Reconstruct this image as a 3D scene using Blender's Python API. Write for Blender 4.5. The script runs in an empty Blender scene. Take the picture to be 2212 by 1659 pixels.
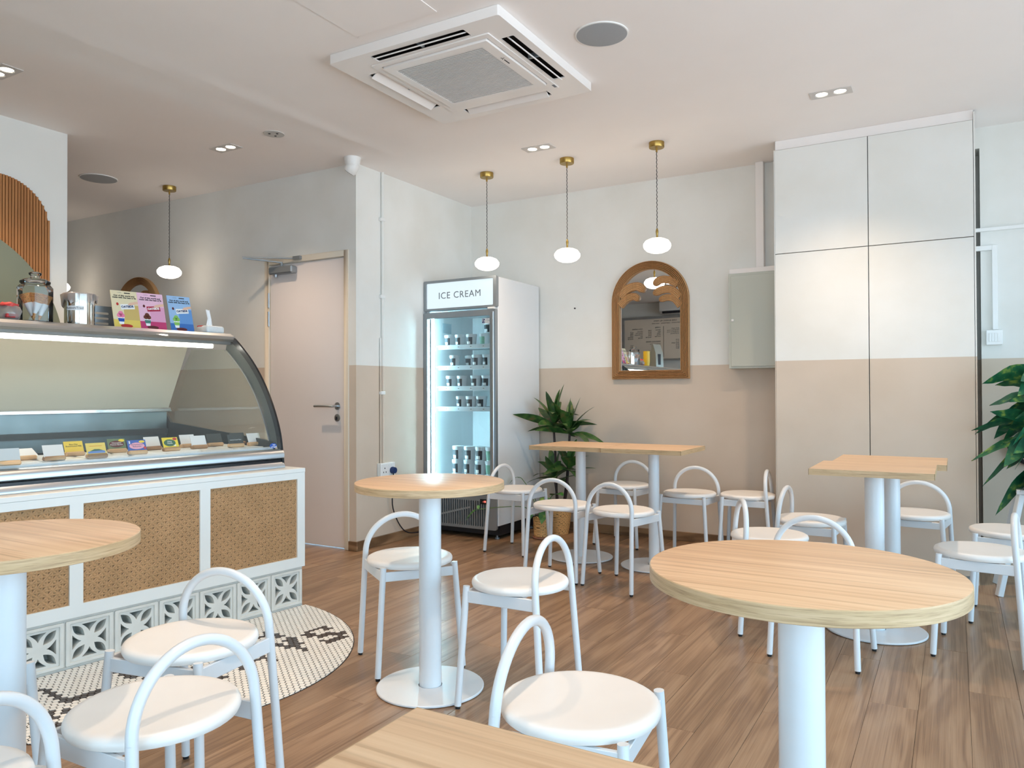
import bpy, bmesh, math, random
from math import sin, cos, pi, radians, sqrt, hypot
from mathutils import Vector, Matrix

SC = bpy.context.scene
COL = SC.collection
random.seed(7)
R = radians
H = 2.707                      # ceiling height
DADO = 1.295                   # top of the beige paint

# ------------------------------------------------------------------ camera
F_PX = 1644.05
yaw, pit, rol = R(30.193), R(.636), R(-.205)
fw = Vector((-sin(yaw) * cos(pit), cos(yaw) * cos(pit), sin(pit)))
rt = Vector((cos(yaw), sin(yaw), 0.0))
up = rt.cross(fw)
rt2 = rt * cos(rol) + up * sin(rol)
up2 = up * cos(rol) - rt * sin(rol)
cam_d = bpy.data.cameras.new('camera')
cam = bpy.data.objects.new('camera', cam_d)
COL.objects.link(cam)
m = Matrix((rt2, up2, -fw)).transposed().to_4x4()
m.translation = Vector((0, 0, 1.10))
cam.matrix_world = m
cam_d.sensor_width = 36.0
cam_d.lens = F_PX / 2212.0 * 36.0
cam_d.clip_start = 0.02
SC.camera = cam

# ------------------------------------------------------------------ world, daylight, exposure
world = bpy.data.worlds.new('overcast_sky')
SC.world = world
world.use_nodes = True
wn = world.node_tree.nodes
wl = world.node_tree.links
bgn = wn['Background']
tc = wn.new('ShaderNodeTexCoord')
sx = wn.new('ShaderNodeSeparateXYZ')
rp = wn.new('ShaderNodeValToRGB')
rp.color_ramp.elements[0].position = 0.42
rp.color_ramp.elements[0].color = (0.74, 0.81, 0.88, 1)      # unseen ground, set bright to lift the ceiling
rp.color_ramp.elements[1].position = 0.54
rp.color_ramp.elements[1].color = (0.50, 0.78, 1.0, 1)      # bright hazy sky
ma = wn.new('ShaderNodeMath'); ma.operation = 'MULTIPLY_ADD'
ma.inputs[1].default_value = .5; ma.inputs[2].default_value = .5
wl.new(tc.outputs['Generated'], sx.inputs[0])
wl.new(sx.outputs['Z'], ma.inputs[0])
wl.new(ma.outputs[0], rp.inputs[0])
wl.new(rp.outputs[0], bgn.inputs['Color'])
bgn.inputs['Strength'].default_value = 3.75


def portal(name, loc, rot, sx_, sy_):
    d = bpy.data.lights.new(name, 'AREA')
    d.shape = 'RECTANGLE'; d.size = sx_; d.size_y = sy_
    d.cycles.is_portal = True
    o = bpy.data.objects.new(name, d); COL.objects.link(o)
    o.location = loc; o.rotation_euler = rot
    return o


XR = 2.3            # glazed side wall
YF = -1.9           # wall behind the camera
portal('daylight_side_window_offscreen', (XR + .12, 1.75, 1.2), (0, R(90), 0), 2.2, 6.3)
portal('daylight_shopfront_offscreen', (0.38, YF - .12, 1.18), (R(90), 0, 0), 3.6, 2.2)

SC.view_settings.view_transform = 'Standard'
SC.view_settings.look = 'None'
SC.view_settings.gamma = 1.0
SC.view_settings.use_curve_mapping = False
SC.view_settings.exposure = 0.60
try:
    cy = SC.cycles
    cy.use_denoising = True
    cy.max_bounces = 8; cy.diffuse_bounces = 4; cy.glossy_bounces = 4
    cy.use_adaptive_sampling = True; cy.adaptive_threshold = .05; cy.adaptive_min_samples = 20
    cy.transmission_bounces = 8; cy.transparent_max_bounces = 16
    cy.sample_clamp_indirect = 6.0
    cy.caustics_reflective = False; cy.caustics_refractive = False
    cy.blur_glossy = 1.0
except Exception:
    pass


# ------------------------------------------------------------------ materials
def srgb(r, g=None, b=None):
    if g is None:
        r, g, b = (int(r[i:i + 2], 16) for i in (0, 2, 4))
    f = lambda v: (v / 255 / 12.92) if v / 255 <= .04045 else ((v / 255 + .055) / 1.055) ** 2.4
    return (f(r), f(g), f(b), 1)


class NT:
    def __init__(s, name):
        s.m = bpy.data.materials.new(name)
        s.m.use_nodes = True
        s.t = s.m.node_tree
        s.n = s.t.nodes
        s.b = s.n['Principled BSDF']
        s.out = s.n['Material Output']

    def add(s, typ, **kw):
        x = s.n.new(typ)
        for k, v in kw.items():
            if k in ('operation', 'blend_type', 'data_type', 'bands_direction', 'wave_type', 'wave_profile', 'feature', 'noise_dimensions', 'rings_direction', 'clamp'):
                setattr(x, k, v)
            else:
                x.inputs[k].default_value = v
        return x

    def link(s, a, b):
        s.t.links.new(a, b)

    def ramp(s, fac, stops):
        r = s.n.new('ShaderNodeValToRGB')
        el = r.color_ramp.elements
        while len(el) < len(stops):
            el.new(0.5)
        for e, (p, c) in zip(el, stops):
            e.position = p; e.color = c
        s.link(fac, r.inputs[0])
        return r.outputs[0]

    def coords(s, scale, kind='Object', rot=(0, 0, 0), jitter=False):
        t = s.n.new('ShaderNodeTexCoord')
        mp = s.n.new('ShaderNodeMapping')
        mp.inputs['Scale'].default_value = scale
        mp.inputs['Rotation'].default_value = rot
        src = t.outputs[kind]
        if jitter:
            oi = s.n.new('ShaderNodeObjectInfo')
            va = s.n.new('ShaderNodeVectorMath'); va.operation = 'MULTIPLY_ADD'
            s.link(oi.outputs['Random'], va.inputs[0])
            va.inputs[1].default_value = (37.0, 53.0, 11.0)
            s.link(src, va.inputs[2])
            src = va.outputs[0]
            s.rand = oi.outputs['Random']
        s.link(src, mp.inputs[0])
        return mp.outputs[0]

    def bump(s, h, strength, dist=.002):
        b = s.add('ShaderNodeBump', Strength=strength, Distance=dist)
        s.link(h, b.inputs['Height'])
        s.link(b.outputs[0], s.b.inputs['Normal'])

    def mix(s, fac, a, b, blend='MIX'):
        x = s.n.new('ShaderNodeMix'); x.data_type = 'RGBA'; x.blend_type = blend
        for v, i in ((fac, 0), (a, 6), (b, 7)):
            if hasattr(v, 'is_output'):
                s.link(v, x.inputs[i])
            else:
                x.inputs[i].default_value = v
        return x.outputs[2]


def plain(name, col, rough=.5, metal=0.0, spec=.5, noise=0.0, nscale=60, coat=0.0, bump=0.0):
    t = NT(name)
    t.b.inputs['Base Color'].default_value = col
    t.b.inputs['Roughness'].default_value = rough
    t.b.inputs['Metallic'].default_value = metal
    t.b.inputs['Specular IOR Level'].default_value = spec
    if coat:
        t.b.inputs['Coat Weight'].default_value = coat
        t.b.inputs['Coat Roughness'].default_value = .12
    nz = None
    if noise or bump:
        v = t.coords((1, 1, 1))
        nz = t.add('ShaderNodeTexNoise', Scale=nscale, Detail=4.0)
        t.link(v, nz.inputs['Vector'])
    if noise:
        d = tuple(c * (1 - noise) for c in col[:3]) + (1,)
        c = t.ramp(nz.outputs['Fac'], [(.3, d), (.7, col)])
        t.link(c, t.b.inputs['Base Color'])
    if bump:
        t.bump(nz.outputs['Fac'], bump)
    return t.m


def emit(name, col, strength):
    t = NT(name)
    t.b.inputs['Base Color'].default_value = (0.8, 0.8, 0.8, 1)
    t.b.inputs['Emission Color'].default_value = col
    t.b.inputs['Emission Strength'].default_value = strength
    return t.m


def glass(name, tint=(1, 1, 1, 1), gloss=.10, rough=.0, haze=0.0, hazecol=(.8, .85, .85, 1)):
    """thin glass pane: mostly clear, a little mirror reflection by angle, optional diffuse veil mixed in"""
    t = NT(name)
    tr = t.add('ShaderNodeBsdfTransparent'); tr.inputs[0].default_value = tint
    gl = t.add('ShaderNodeBsdfGlossy', Roughness=rough)
    fr = t.add('ShaderNodeFresnel', IOR=1.45)
    mx = t.n.new('ShaderNodeMixShader')
    mul = t.add('ShaderNodeMath', operation='MULTIPLY'); mul.inputs[1].default_value = gloss * 10
    t.link(fr.outputs[0], mul.inputs[0])
    t.link(mul.outputs[0], mx.inputs[0])
    t.link(tr.outputs[0], mx.inputs[1]); t.link(gl.outputs[0], mx.inputs[2])
    last = mx.outputs[0]
    if haze:
        df = t.add('ShaderNodeBsdfDiffuse'); df.inputs[0].default_value = hazecol
        m2 = t.n.new('ShaderNodeMixShader'); m2.inputs[0].default_value = haze
        t.link(last, m2.inputs[1]); t.link(df.outputs[0], m2.inputs[2])
        last = m2.outputs[0]
    t.link(last, t.out.inputs['Surface'])
    return t.m


def wall_paint(name, top=srgb(233, 233, 229), low=srgb(211, 195, 178)):
    t = NT(name)
    g = t.n.new('ShaderNodeNewGeometry')
    s = t.n.new('ShaderNodeSeparateXYZ')
    t.link(g.outputs['Position'], s.inputs[0])
    gt = t.add('ShaderNodeMath', operation='GREATER_THAN'); gt.inputs[1].default_value = DADO
    t.link(s.outputs['Z'], gt.inputs[0])
    nz = t.add('ShaderNodeTexNoise', Scale=2.2, Detail=5.0)
    t.link(g.outputs['Position'], nz.inputs['Vector'])
    c = t.mix(gt.outputs[0], low, top)
    dirt = t.ramp(nz.outputs['Fac'], [(.35, (.94, .93, .91, 1)), (.6, (1, 1, 1, 1))])
    c = t.mix(1.0, c, dirt, 'MULTIPLY')
    t.link(c, t.b.inputs['Base Color'])
    t.b.inputs['Roughness'].default_value = .62
    t.b.inputs['Specular IOR Level'].default_value = .3
    n2 = t.add('ShaderNodeTexNoise', Scale=90.0, Detail=3.0)
    t.link(g.outputs['Position'], n2.inputs['Vector'])
    t.bump(n2.outputs['Fac'], .12, .002)
    return t.m


def wood(name, light, mid, dark, axis='X', rough=.45, fine=1.0, jitter=True, rings=.35, coarse=1.0, across=26.0):
    """long-grained timber or laminate; grain runs along the object's own axis"""
    t = NT(name)
    a, c_ = 1.3, across
    sc = {'X': (a, c_, 1), 'Y': (c_, a, 1), 'Z': (c_, c_, a), 'E': (7, 7, c_)}[axis]
    v = t.coords(sc, jitter=jitter)
    n1 = t.add('ShaderNodeTexNoise', Scale=1.0 * coarse, Detail=6.0, Roughness=.62, Distortion=.25)
    t.link(v, n1.inputs['Vector'])
    sc2 = {'X': (.9, 7, 7), 'Y': (7, .9, 7), 'Z': (7, 7, .9), 'E': (2, 2, 7)}[axis]
    v2 = t.coords(sc2, jitter=jitter)
    n2 = t.add('ShaderNodeTexNoise', Scale=1.3, Detail=2.0, Distortion=.6)
    t.link(v2, n2.inputs['Vector'])
    wv = t.add('ShaderNodeMath', operation='MULTIPLY'); wv.inputs[1].default_value = 22.0
    t.link(n2.outputs['Fac'], wv.inputs[0])
    fr = t.add('ShaderNodeMath', operation='SINE'); t.link(wv.outputs[0], fr.inputs[0])
    rg = t.add('ShaderNodeMath', operation='MULTIPLY_ADD'); rg.inputs[1].default_value = .5 * rings; rg.inputs[2].default_value = 0.0
    t.link(fr.outputs[0], rg.inputs[0])
    ad = t.add('ShaderNodeMath', operation='ADD')
    t.link(n1.outputs['Fac'], ad.inputs[0]); t.link(rg.outputs[0], ad.inputs[1])
    col = t.ramp(ad.outputs[0], [(.28, dark), (.48, mid), (.72, light)])
    sc3 = tuple(x * 3 * fine for x in sc)
    v3 = t.coords(sc3, jitter=jitter)
    n3 = t.add('ShaderNodeTexNoise', Scale=1.0, Detail=3.0)
    t.link(v3, n3.inputs['Vector'])
    pores = t.ramp(n3.outputs['Fac'], [(.33, (.72, .68, .64, 1)), (.46, (1, 1, 1, 1))])
    col = t.mix(.7, col, t.mix(1.0, col, pores, 'MULTIPLY'))
    if jitter:
        vr = t.ramp(t.rand, [(0, (.86, .85, .84, 1)), (1, (1.06, 1.05, 1.04, 1))])
        col = t.mix(1.0, col, vr, 'MULTIPLY')
    t.link(col, t.b.inputs['Base Color'])
    t.b.inputs['Roughness'].default_value = rough
    t.b.inputs['Specular IOR Level'].default_value = .4
    t.bump(n3.outputs['Fac'], .10, .0008)
    return t.m


def brick_weave(name, base, dark, su, sv, off=.5):
    """woven cane: interlaced strands as bump and colour, in the object's own Y/Z plane"""
    t = NT(name)
    tcn = t.n.new('ShaderNodeTexCoord')
    sp = t.n.new('ShaderNodeSeparateXYZ'); t.link(tcn.outputs['Object'], sp.inputs[0])

    def sine(src, k, ph=0.0):
        a = t.add('ShaderNodeMath', operation='MULTIPLY_ADD'); a.inputs[1].default_value = k; a.inputs[2].default_value = ph
        t.link(src, a.inputs[0])
        b = t.add('ShaderNodeMath', operation='SINE'); t.link(a.outputs[0], b.inputs[0])
        return b.outputs[0]

    def mul(a, b):
        x = t.add('ShaderNodeMath', operation='MULTIPLY'); t.link(a, x.inputs[0]); t.link(b, x.inputs[1]); return x.outputs[0]

    def mx(a, b):
        x = t.add('ShaderNodeMath', operation='MAXIMUM'); t.link(a, x.inputs[0]); t.link(b, x.inputs[1]); return x.outputs[0]
    yy, zz = sp.outputs['Y'], sp.outputs['Z']
    ad = t.add('ShaderNodeMath', operation='ADD'); t.link(yy, ad.inputs[0]); t.link(zz, ad.inputs[1])
    sb = t.add('ShaderNodeMath', operation='SUBTRACT'); t.link(yy, sb.inputs[0]); t.link(zz, sb.inputs[1])
    a = sine(yy, su); b = sine(zz, sv)
    c = sine(ad.outputs[0], su * .5); d = sine(sb.outputs[0], su * .5, .8)
    hgt = mx(mx(a, b), mx(c, d))
    prod = mul(a, b)
    nz = t.add('ShaderNodeTexNoise', Scale=9.0, Detail=4.0)
    t.link(tcn.outputs['Object'], nz.inputs['Vector'])
    n2 = t.add('ShaderNodeTexNoise', Scale=160.0, Detail=2.0)
    t.link(tcn.outputs['Object'], n2.inputs['Vector'])
    h2 = t.add('ShaderNodeMath', operation='MULTIPLY_ADD'); h2.inputs[1].default_value = .35
    t.link(prod, h2.inputs[0]); t.link(hgt, h2.inputs[2])
    h3 = t.add('ShaderNodeMath', operation='MULTIPLY_ADD'); h3.inputs[1].default_value = .9
    t.link(n2.outputs['Fac'], h3.inputs[0]); t.link(h2.outputs[0], h3.inputs[2])
    col = t.ramp(h3.outputs[0], [(.30, dark), (.75, base), (.98, tuple(min(1, x * 1.35) for x in base[:3]) + (1,))])
    vr = t.ramp(nz.outputs['Fac'], [(.3, (.86, .84, .80, 1)), (.7, (1.04, 1.02, 1.0, 1))])
    col = t.mix(1.0, col, vr, 'MULTIPLY')
    t.link(col, t.b.inputs['Base Color'])
    t.b.inputs['Roughness'].default_value = .6
    t.bump(h3.outputs[0], .6, .004)
    return t.m


M = {}
M['wall'] = wall_paint('wall_paint_two_tone')
M['ceiling'] = plain('ceiling_paint', srgb(246, 241, 238), .75, spec=.2, noise=.02, nscale=3)
M['white_paint'] = plain('white_panel_paint', srgb(233, 234, 230), .5, noise=.03, nscale=4)
M['door'] = plain('door_paint', srgb(232, 224, 221), .45)
M['doorframe'] = plain('door_frame_paint', srgb(222, 212, 195), .5)
M['base'] = wood('skirting_wood', srgb(166, 133, 100), srgb(140, 108, 78), srgb(108, 82, 58), 'X', .4, jitter=False)
M['plank'] = wood('floor_plank_wood', srgb(167, 136, 107), srgb(154, 122, 94), srgb(132, 102, 77), 'Y', .30, rings=.30, across=150)
M['subfloor'] = plain('subfloor', srgb(70, 52, 38), .8)
M['oak'] = wood('table_oak_laminate', srgb(229, 194, 156), srgb(220, 182, 143), srgb(204, 163, 124), 'X', .36, rings=.10, jitter=False, fine=.5, across=60)
M['oak_edge'] = wood('table_edge_band', srgb(212, 180, 142), srgb(196, 164, 124), srgb(160, 129, 94), 'E', .42, rings=.0, jitter=False, across=200)
M['steel_white'] = plain('white_powder_coat', srgb(224, 226, 228), .28, spec=.5, noise=.015, nscale=30)
M['seat'] = plain('seat_cream_white', srgb(241, 235, 229), .36, noise=.03, nscale=9)
M['rubber'] = plain('black_rubber', srgb(24, 24, 26), .6)
M['brass'] = plain('aged_brass', srgb(178, 148, 84), .32, 1.0)
M['cord'] = plain('twisted_black_cord', srgb(48, 44, 42), .7, noise=.5, nscale=400)
M['black'] = plain('black_gloss', srgb(20, 22, 26), .25)
M['dark'] = plain('slot_shade_dark', srgb(38, 33, 32), .7)  # near-black stands in for shade inside the air conditioner slots
M['alu'] = plain('brushed_aluminium', srgb(196, 200, 204), .33, 1.0)
M['chrome'] = plain('chrome', srgb(220, 222, 224), .14, 1.0)
M['steel'] = plain('stainless_steel', srgb(200, 202, 204), .2, 1.0, noise=.05, nscale=3)
M['tin'] = plain('polished_tin', srgb(214, 208, 198), .1, 1.0)
M['grey_metal'] = plain('grey_fridge_trim', srgb(150, 156, 160), .38, .5)
M['fridge_white'] = plain('fridge_white', srgb(229, 230, 231), .35, noise=.02, nscale=6)
M['fridge_in'] = plain('fridge_interior', srgb(236, 240, 242), .4)
M['fridge_base'] = plain('fridge_base_black', srgb(22, 26, 32), .5)
M['tub'] = plain('tub_white_plastic', srgb(236, 242, 246), .4)
M['tub_dark'] = plain('tub_label_dark', srgb(38, 46, 56), .5)
M['tub_green'] = plain('tub_label_green', srgb(150, 205, 180), .5, noise=.35, nscale=120)
M['mirror'] = plain('mirror_silver', (.93, .93, .92, 1), .012, 1.0)
M['reed'] = wood('mirror_reed_wood', srgb(206, 162, 114), srgb(196, 151, 104), srgb(174, 130, 88), 'Z', .5, jitter=False, rings=.05, across=160)
M['reed2'] = wood('slat_panel_wood', srgb(190, 132, 80), srgb(176, 118, 68), srgb(150, 96, 52), 'Z', .5, jitter=False, rings=.05, across=160)
M['sage'] = plain('sage_panel', srgb(124, 130, 112), .5, noise=.04, nscale=3)
M['cane'] = brick_weave('woven_cane', srgb(162, 126, 88), srgb(74, 52, 34), 330, 330)
M['concrete'] = plain('painted_concrete_block', srgb(222, 221, 214), .75, noise=.10, nscale=14, bump=.35)
M['mortar'] = plain('painted_mortar', srgb(205, 204, 197), .8, noise=.14, nscale=20, bump=.4)
M['tile_w'] = plain('white_hex_tile', srgb(250, 246, 238), .22, noise=.05, nscale=3)
M['tile_b'] = plain('brown_black_hex_tile', srgb(76, 64, 58), .25, noise=.15, nscale=8)
M['grout'] = plain('dark_grout', srgb(50, 38, 32), .8)
M['glass'] = glass('clear_glass', (.97, .985, .98, 1), .10)
M['pane'] = glass('window_glass', (.97, .99, 1, 1), .06)
M['case_glass'] = glass('display_glass', (.95, .97, .96, 1), .07, haze=.05)
M['case_end'] = glass('display_end_glass', (.90, .92, .88, 1), .015, haze=.05)
M['jar_glass'] = glass('jar_glass', (.975, .985, .98, 1), .11, haze=.012)
M['plastic'] = glass('thin_plastic_bag', (.93, .88, .86, 1), .22, .15, haze=.28, hazecol=(.85, .76, .72, 1))
M['frost'] = plain('frosted_back_panel', srgb(238, 229, 206), .4, noise=.05, nscale=2)
M['well'] = plain('dark_well', srgb(46, 50, 48), .4)
M['lid'] = plain('white_pan_lid', srgb(240, 240, 236), .35)
M['block_wood'] = wood('card_holder_wood', srgb(226, 190, 146), srgb(205, 164, 118), srgb(164, 122, 82), 'Y', .5, jitter=True)
M['card'] = plain('blank_white_card', srgb(240, 240, 240), .5)
M['led'] = emit('led_strip', (1, .95, .84, 1), 11.0)
M['led_blue'] = emit('fridge_led', (.48, .85, 1, 1), 60.0)
M['globe'] = emit('pendant_globe_glow', (1, .86, .70, 1), 5.0)
M['bulb'] = emit('downlight_bulb', (1, .88, .72, 1), 7.0)
M['speaker'] = plain('speaker_mesh_grey', srgb(164, 168, 172), .7, noise=.12, nscale=700)
M['plastic_white'] = plain('white_plastic', srgb(236, 236, 234), .35)
M['ac_white'] = plain('air_conditioner_white', srgb(238, 234, 231), .4)
M['cab_grey'] = plain('grey_green_enamel', srgb(196, 199, 188), .4)
M['ink'] = plain('black_ink', srgb(30, 28, 34), .6)
M['ink_grey'] = plain('grey_ink', srgb(120, 126, 132), .6)
M['blue'] = plain('sticker_blue', srgb(30, 82, 170), .4)
M['navy'] = plain('navy_print', srgb(26, 50, 98), .5)
M['white'] = plain('white_print', srgb(244, 244, 244), .5)
M['red'] = plain('red_print', srgb(198, 52, 54), .5)
M['menu'] = plain('menu_board_face', srgb(246, 232, 214), .5)
M['rattan'] = brick_weave('rattan_basket', srgb(214, 168, 110), srgb(90, 60, 36), 520, 420)
M['soil'] = plain('potting_soil', srgb(60, 44, 34), .9, noise=.3, nscale=60, bump=.6)
M['terracotta'] = plain('terracotta_saucer', srgb(188, 132, 106), .6)
M['cone'] = brick_weave('wafer_cone', srgb(206, 146, 84), srgb(150, 96, 48), 620, 620)


def leaf_mat(name, a, b, vein):
    t = NT(name)
    v = t.coords((1, 1, 1), jitter=True)
    n = t.add('ShaderNodeTexNoise', Scale=22.0, Detail=4.0); t.link(v, n.inputs['Vector'])
    c = t.ramp(n.outputs['Fac'], [(.35, a), (.55, b), (.72, vein)])
    vr = t.ramp(t.rand, [(0, (.7, .72, .7, 1)), (1, (1.15, 1.12, 1.0, 1))])
    c = t.mix(1.0, c, vr, 'MULTIPLY')
    t.link(c, t.b.inputs['Base Color'])
    t.b.inputs['Roughness'].default_value = .38
    t.b.inputs['Subsurface Weight'].default_value = 0.0
    return t.m


M['leaf_drac'] = leaf_mat('dracaena_leaf', srgb(46, 80, 42), srgb(74, 112, 52), srgb(126, 104, 68))
M['leaf_cane'] = leaf_mat('dumb_cane_leaf', srgb(22, 82, 60), srgb(40, 108, 72), srgb(150, 178, 84))
M['leaf_poth'] = leaf_mat('pothos_leaf', srgb(46, 102, 52), srgb(66, 128, 58), srgb(140, 164, 84))
M['stem'] = plain('plant_stem_brown', srgb(66, 48, 42), .6, noise=.3, nscale=40)
M['stem_green'] = plain('plant_stem_green', srgb(88, 120, 70), .5)


# ------------------------------------------------------------------ mesh helpers
class MB:
    def __init__(s):
        s.v = []; s.f = []

    def _add(s, vs, fs):
        o = len(s.v)
        s.v += [tuple(x) for x in vs]
        s.f += [tuple(i + o for i in f) for f in fs]
        return s

    def box(s, a, b):
        x0, y0, z0 = a; x1, y1, z1 = b
        return s._add([(x0, y0, z0), (x1, y0, z0), (x1, y1, z0), (x0, y1, z0), (x0, y0, z1), (x1, y0, z1), (x1, y1, z1), (x0, y1, z1)],
                      [(0, 3, 2, 1), (4, 5, 6, 7), (0, 1, 5, 4), (1, 2, 6, 5), (2, 3, 7, 6), (3, 0, 4, 7)])

    def beam(s, p, q, w, h, upv=(0, 0, 1)):
        p, q = Vector(p), Vector(q); d = (q - p).normalized()
        u = Vector(upv); sd = d.cross(u)
        if sd.length < 1e-4:
            sd = d.cross(Vector((1, 0, 0)))
        sd.normalize(); u = sd.cross(d)
        c = [sd * (w / 2 * a) + u * (h / 2 * b) for a, b in ((-1, -1), (1, -1), (1, 1), (-1, 1))]
        return s._add([p + x for x in c] + [q + x for x in c],
                      [(3, 2, 1, 0), (4, 5, 6, 7), (0, 1, 5, 4), (1, 2, 6, 5), (2, 3, 7, 6), (3, 0, 4, 7)])

    def tube(s, pts, r, seg=12, caps=True, closed=False):
        pts = [Vector(p) for p in pts]; n = len(pts)
        rr = r if isinstance(r, (list, tuple)) else [r] * n
        up_ = None; rings = []
        for i, p in enumerate(pts):
            if closed:
                t = (pts[(i + 1) % n] - pts[i - 1]).normalized()
            else:
                t = (pts[min(i + 1, n - 1)] - pts[max(i - 1, 0)]).normalized()
            if up_ is None:
                up_ = Vector((0, 0, 1)) if abs(t.z) < .9 else Vector((1, 0, 0))
            a = (up_ - t * up_.dot(t)).normalized(); b = t.cross(a); up_ = a
            rings.append([p + (a * cos(2 * pi * k / seg) + b * sin(2 * pi * k / seg)) * rr[i] for k in range(seg)])
        vs = [x for g in rings for x in g]; fs = []
        for i in range(n if closed else n - 1):
            j = (i + 1) % n
            for k in range(seg):
                k2 = (k + 1) % seg
                fs.append((i * seg + k, i * seg + k2, j * seg + k2, j * seg + k))
        if caps and not closed:
            fs.append(tuple(reversed(range(seg)))); fs.append(tuple((n - 1) * seg + k for k in range(seg)))
        return s._add(vs, fs)

    def lathe(s, prof, seg=32, c=(0, 0, 0), cap0=True, cap1=True, a0=0.0):
        vs = []; fs = []
        for r, z in prof:
            vs += [(c[0] + r * cos(a0 + 2 * pi * k / seg), c[1] + r * sin(a0 + 2 * pi * k / seg), c[2] + z) for k in range(seg)]
        for i in range(len(prof) - 1):
            for k in range(seg):
                k2 = (k + 1) % seg
                fs.append((i * seg + k, i * seg + k2, (i + 1) * seg + k2, (i + 1) * seg + k))
        if cap0: fs.append(tuple(reversed(range(seg))))
        if cap1: fs.append(tuple((len(prof) - 1) * seg + k for k in range(seg)))
        return s._add(vs, fs)

    def poly(s, pts):
        return s._add(pts, [tuple(range(len(pts)))])

    def prism(s, pts, off):
        """closed 3-D polygon pts extruded by vector off"""
        n = len(pts); off = Vector(off)
        a = [Vector(p) for p in pts]; b = [p + off for p in a]
        fs = [tuple(reversed(range(n))), tuple(range(n, 2 * n))]
        fs += [(i, (i + 1) % n, n + (i + 1) % n, n + i) for i in range(n)]
        return s._add(a + b, fs)

    def strip(s, A, B):
        n = len(A)
        return s._add(list(A) + list(B), [(i, i + 1, n + i + 1, n + i) for i in range(n - 1)])

    def mesh(s, me):
        vs = [v.co for v in me.vertices]; fs = [tuple(p.vertices) for p in me.polygons]
        return s._add(vs, fs)

    def xf(s, mat):
        s.v = [tuple(mat @ Vector(p)) for p in s.v]
        return s

    def build(s, name, mat, parent=None, bevel=0.0, smooth=35, bseg=1):
        me = bpy.data.meshes.new(name)
        bm = bmesh.new()
        vv = [bm.verts.new(p) for p in s.v]
        for f in s.f:
            try:
                bm.faces.new([vv[i] for i in f])
            except ValueError:
                pass
        bmesh.ops.remove_doubles(bm, verts=bm.verts, dist=1e-6)
        bmesh.ops.recalc_face_normals(bm, faces=bm.faces)
        if bevel:
            ed = [e for e in bm.edges if e.is_manifold and e.calc_face_angle(0) > R(30)]
            bmesh.ops.bevel(bm, geom=ed, offset=bevel, segments=bseg, profile=.5, affect='EDGES', clamp_overlap=True)
        bm.to_mesh(me); bm.free()
        if smooth:
            me.polygons.foreach_set('use_smooth', [True] * len(me.polygons))
            me.set_sharp_from_angle(angle=R(smooth))
        me.materials.append(mat)
        return obj(name, me, parent)


def obj(name, me, parent=None):
    o = bpy.data.objects.new(name, me)
    COL.objects.link(o)
    if parent is not None:
        o.parent = parent
    return o


def tag(o, label, cat, group=None):
    o['label'] = label; o['category'] = cat
    if group: o['group'] = group
    return o


def struct(o):
    o['kind'] = 'structure'
    return o


def thing(name, label, cat, loc=(0, 0, 0), rz=0.0, group=None, parent=None):
    o = bpy.data.objects.new(name, None)
    COL.objects.link(o)
    o.empty_display_size = .05
    o.location = loc; o.rotation_euler = (0, 0, rz)
    tag(o, label, cat, group)
    return o


def dup(root, loc, rz, label, group=None):
    r = root.copy(); COL.objects.link(r)
    r.location = loc; r.rotation_euler = (0, 0, rz)
    r['label'] = label
    if group: r['group'] = group
    for ch in list(root.children):
        c = ch.copy(); COL.objects.link(c); c.parent = r
        for g in ch.children:
            d = g.copy(); COL.objects.link(d); d.parent = c
    return r


def shape2d(loops, depth):
    """flat outline with holes -> mesh data in XY, extruded along Z from 0 to depth"""
    cu = bpy.data.curves.new('tmp', 'CURVE')
    cu.dimensions = '2D'; cu.fill_mode = 'BOTH'; cu.extrude = depth / 2
    for lp in loops:
        sp = cu.splines.new('POLY'); sp.points.add(len(lp) - 1)
        for p, (x, y) in zip(sp.points, lp):
            p.co = (x, y, 0, 1)
        sp.use_cyclic_u = True
    o = bpy.data.objects.new('tmp', cu)
    me = bpy.data.meshes.new_from_object(o)
    for v in me.vertices:
        v.co.z += depth / 2
    bpy.data.objects.remove(o); bpy.data.curves.remove(cu)
    return me


def text_me(s, size, ext=.0006, align='CENTER', spacing=1.0, line=1.0, valign='CENTER', bold=0.0):
    cu = bpy.data.curves.new('tmp', 'FONT')
    cu.body = s; cu.size = size; cu.extrude = ext; cu.align_x = align; cu.align_y = valign
    cu.offset = bold * size; cu.space_character = spacing; cu.space_line = line; cu.resolution_u = 3
    o = bpy.data.objects.new('tmp', cu)
    me = bpy.data.meshes.new_from_object(o)
    bpy.data.objects.remove(o); bpy.data.curves.remove(cu)
    return me


def basis(origin, ux, uy):
    ux = Vector(ux).normalized(); uy = Vector(uy).normalized(); uz = ux.cross(uy)
    mt = Matrix((ux, uy, uz)).transposed().to_4x4(); mt.translation = Vector(origin)
    return mt


def text(name, s, size, mat, mt, parent, ext=.0006, **kw):
    return MB().mesh(text_me(s, size, ext, **kw)).xf(mt).build(name, mat, parent, smooth=0)


def rrect(x0, y0, x1, y1, r, n=5):
    out = []
    for cx, cy_, a in ((x1 - r, y1 - r, 0), (x0 + r, y1 - r, 90), (x0 + r, y0 + r, 180), (x1 - r, y0 + r, 270)):
        for k in range(n + 1):
            t = R(a + 90 * k / n); out.append((cx + r * cos(t), cy_ + r * sin(t)))
    return out


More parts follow.
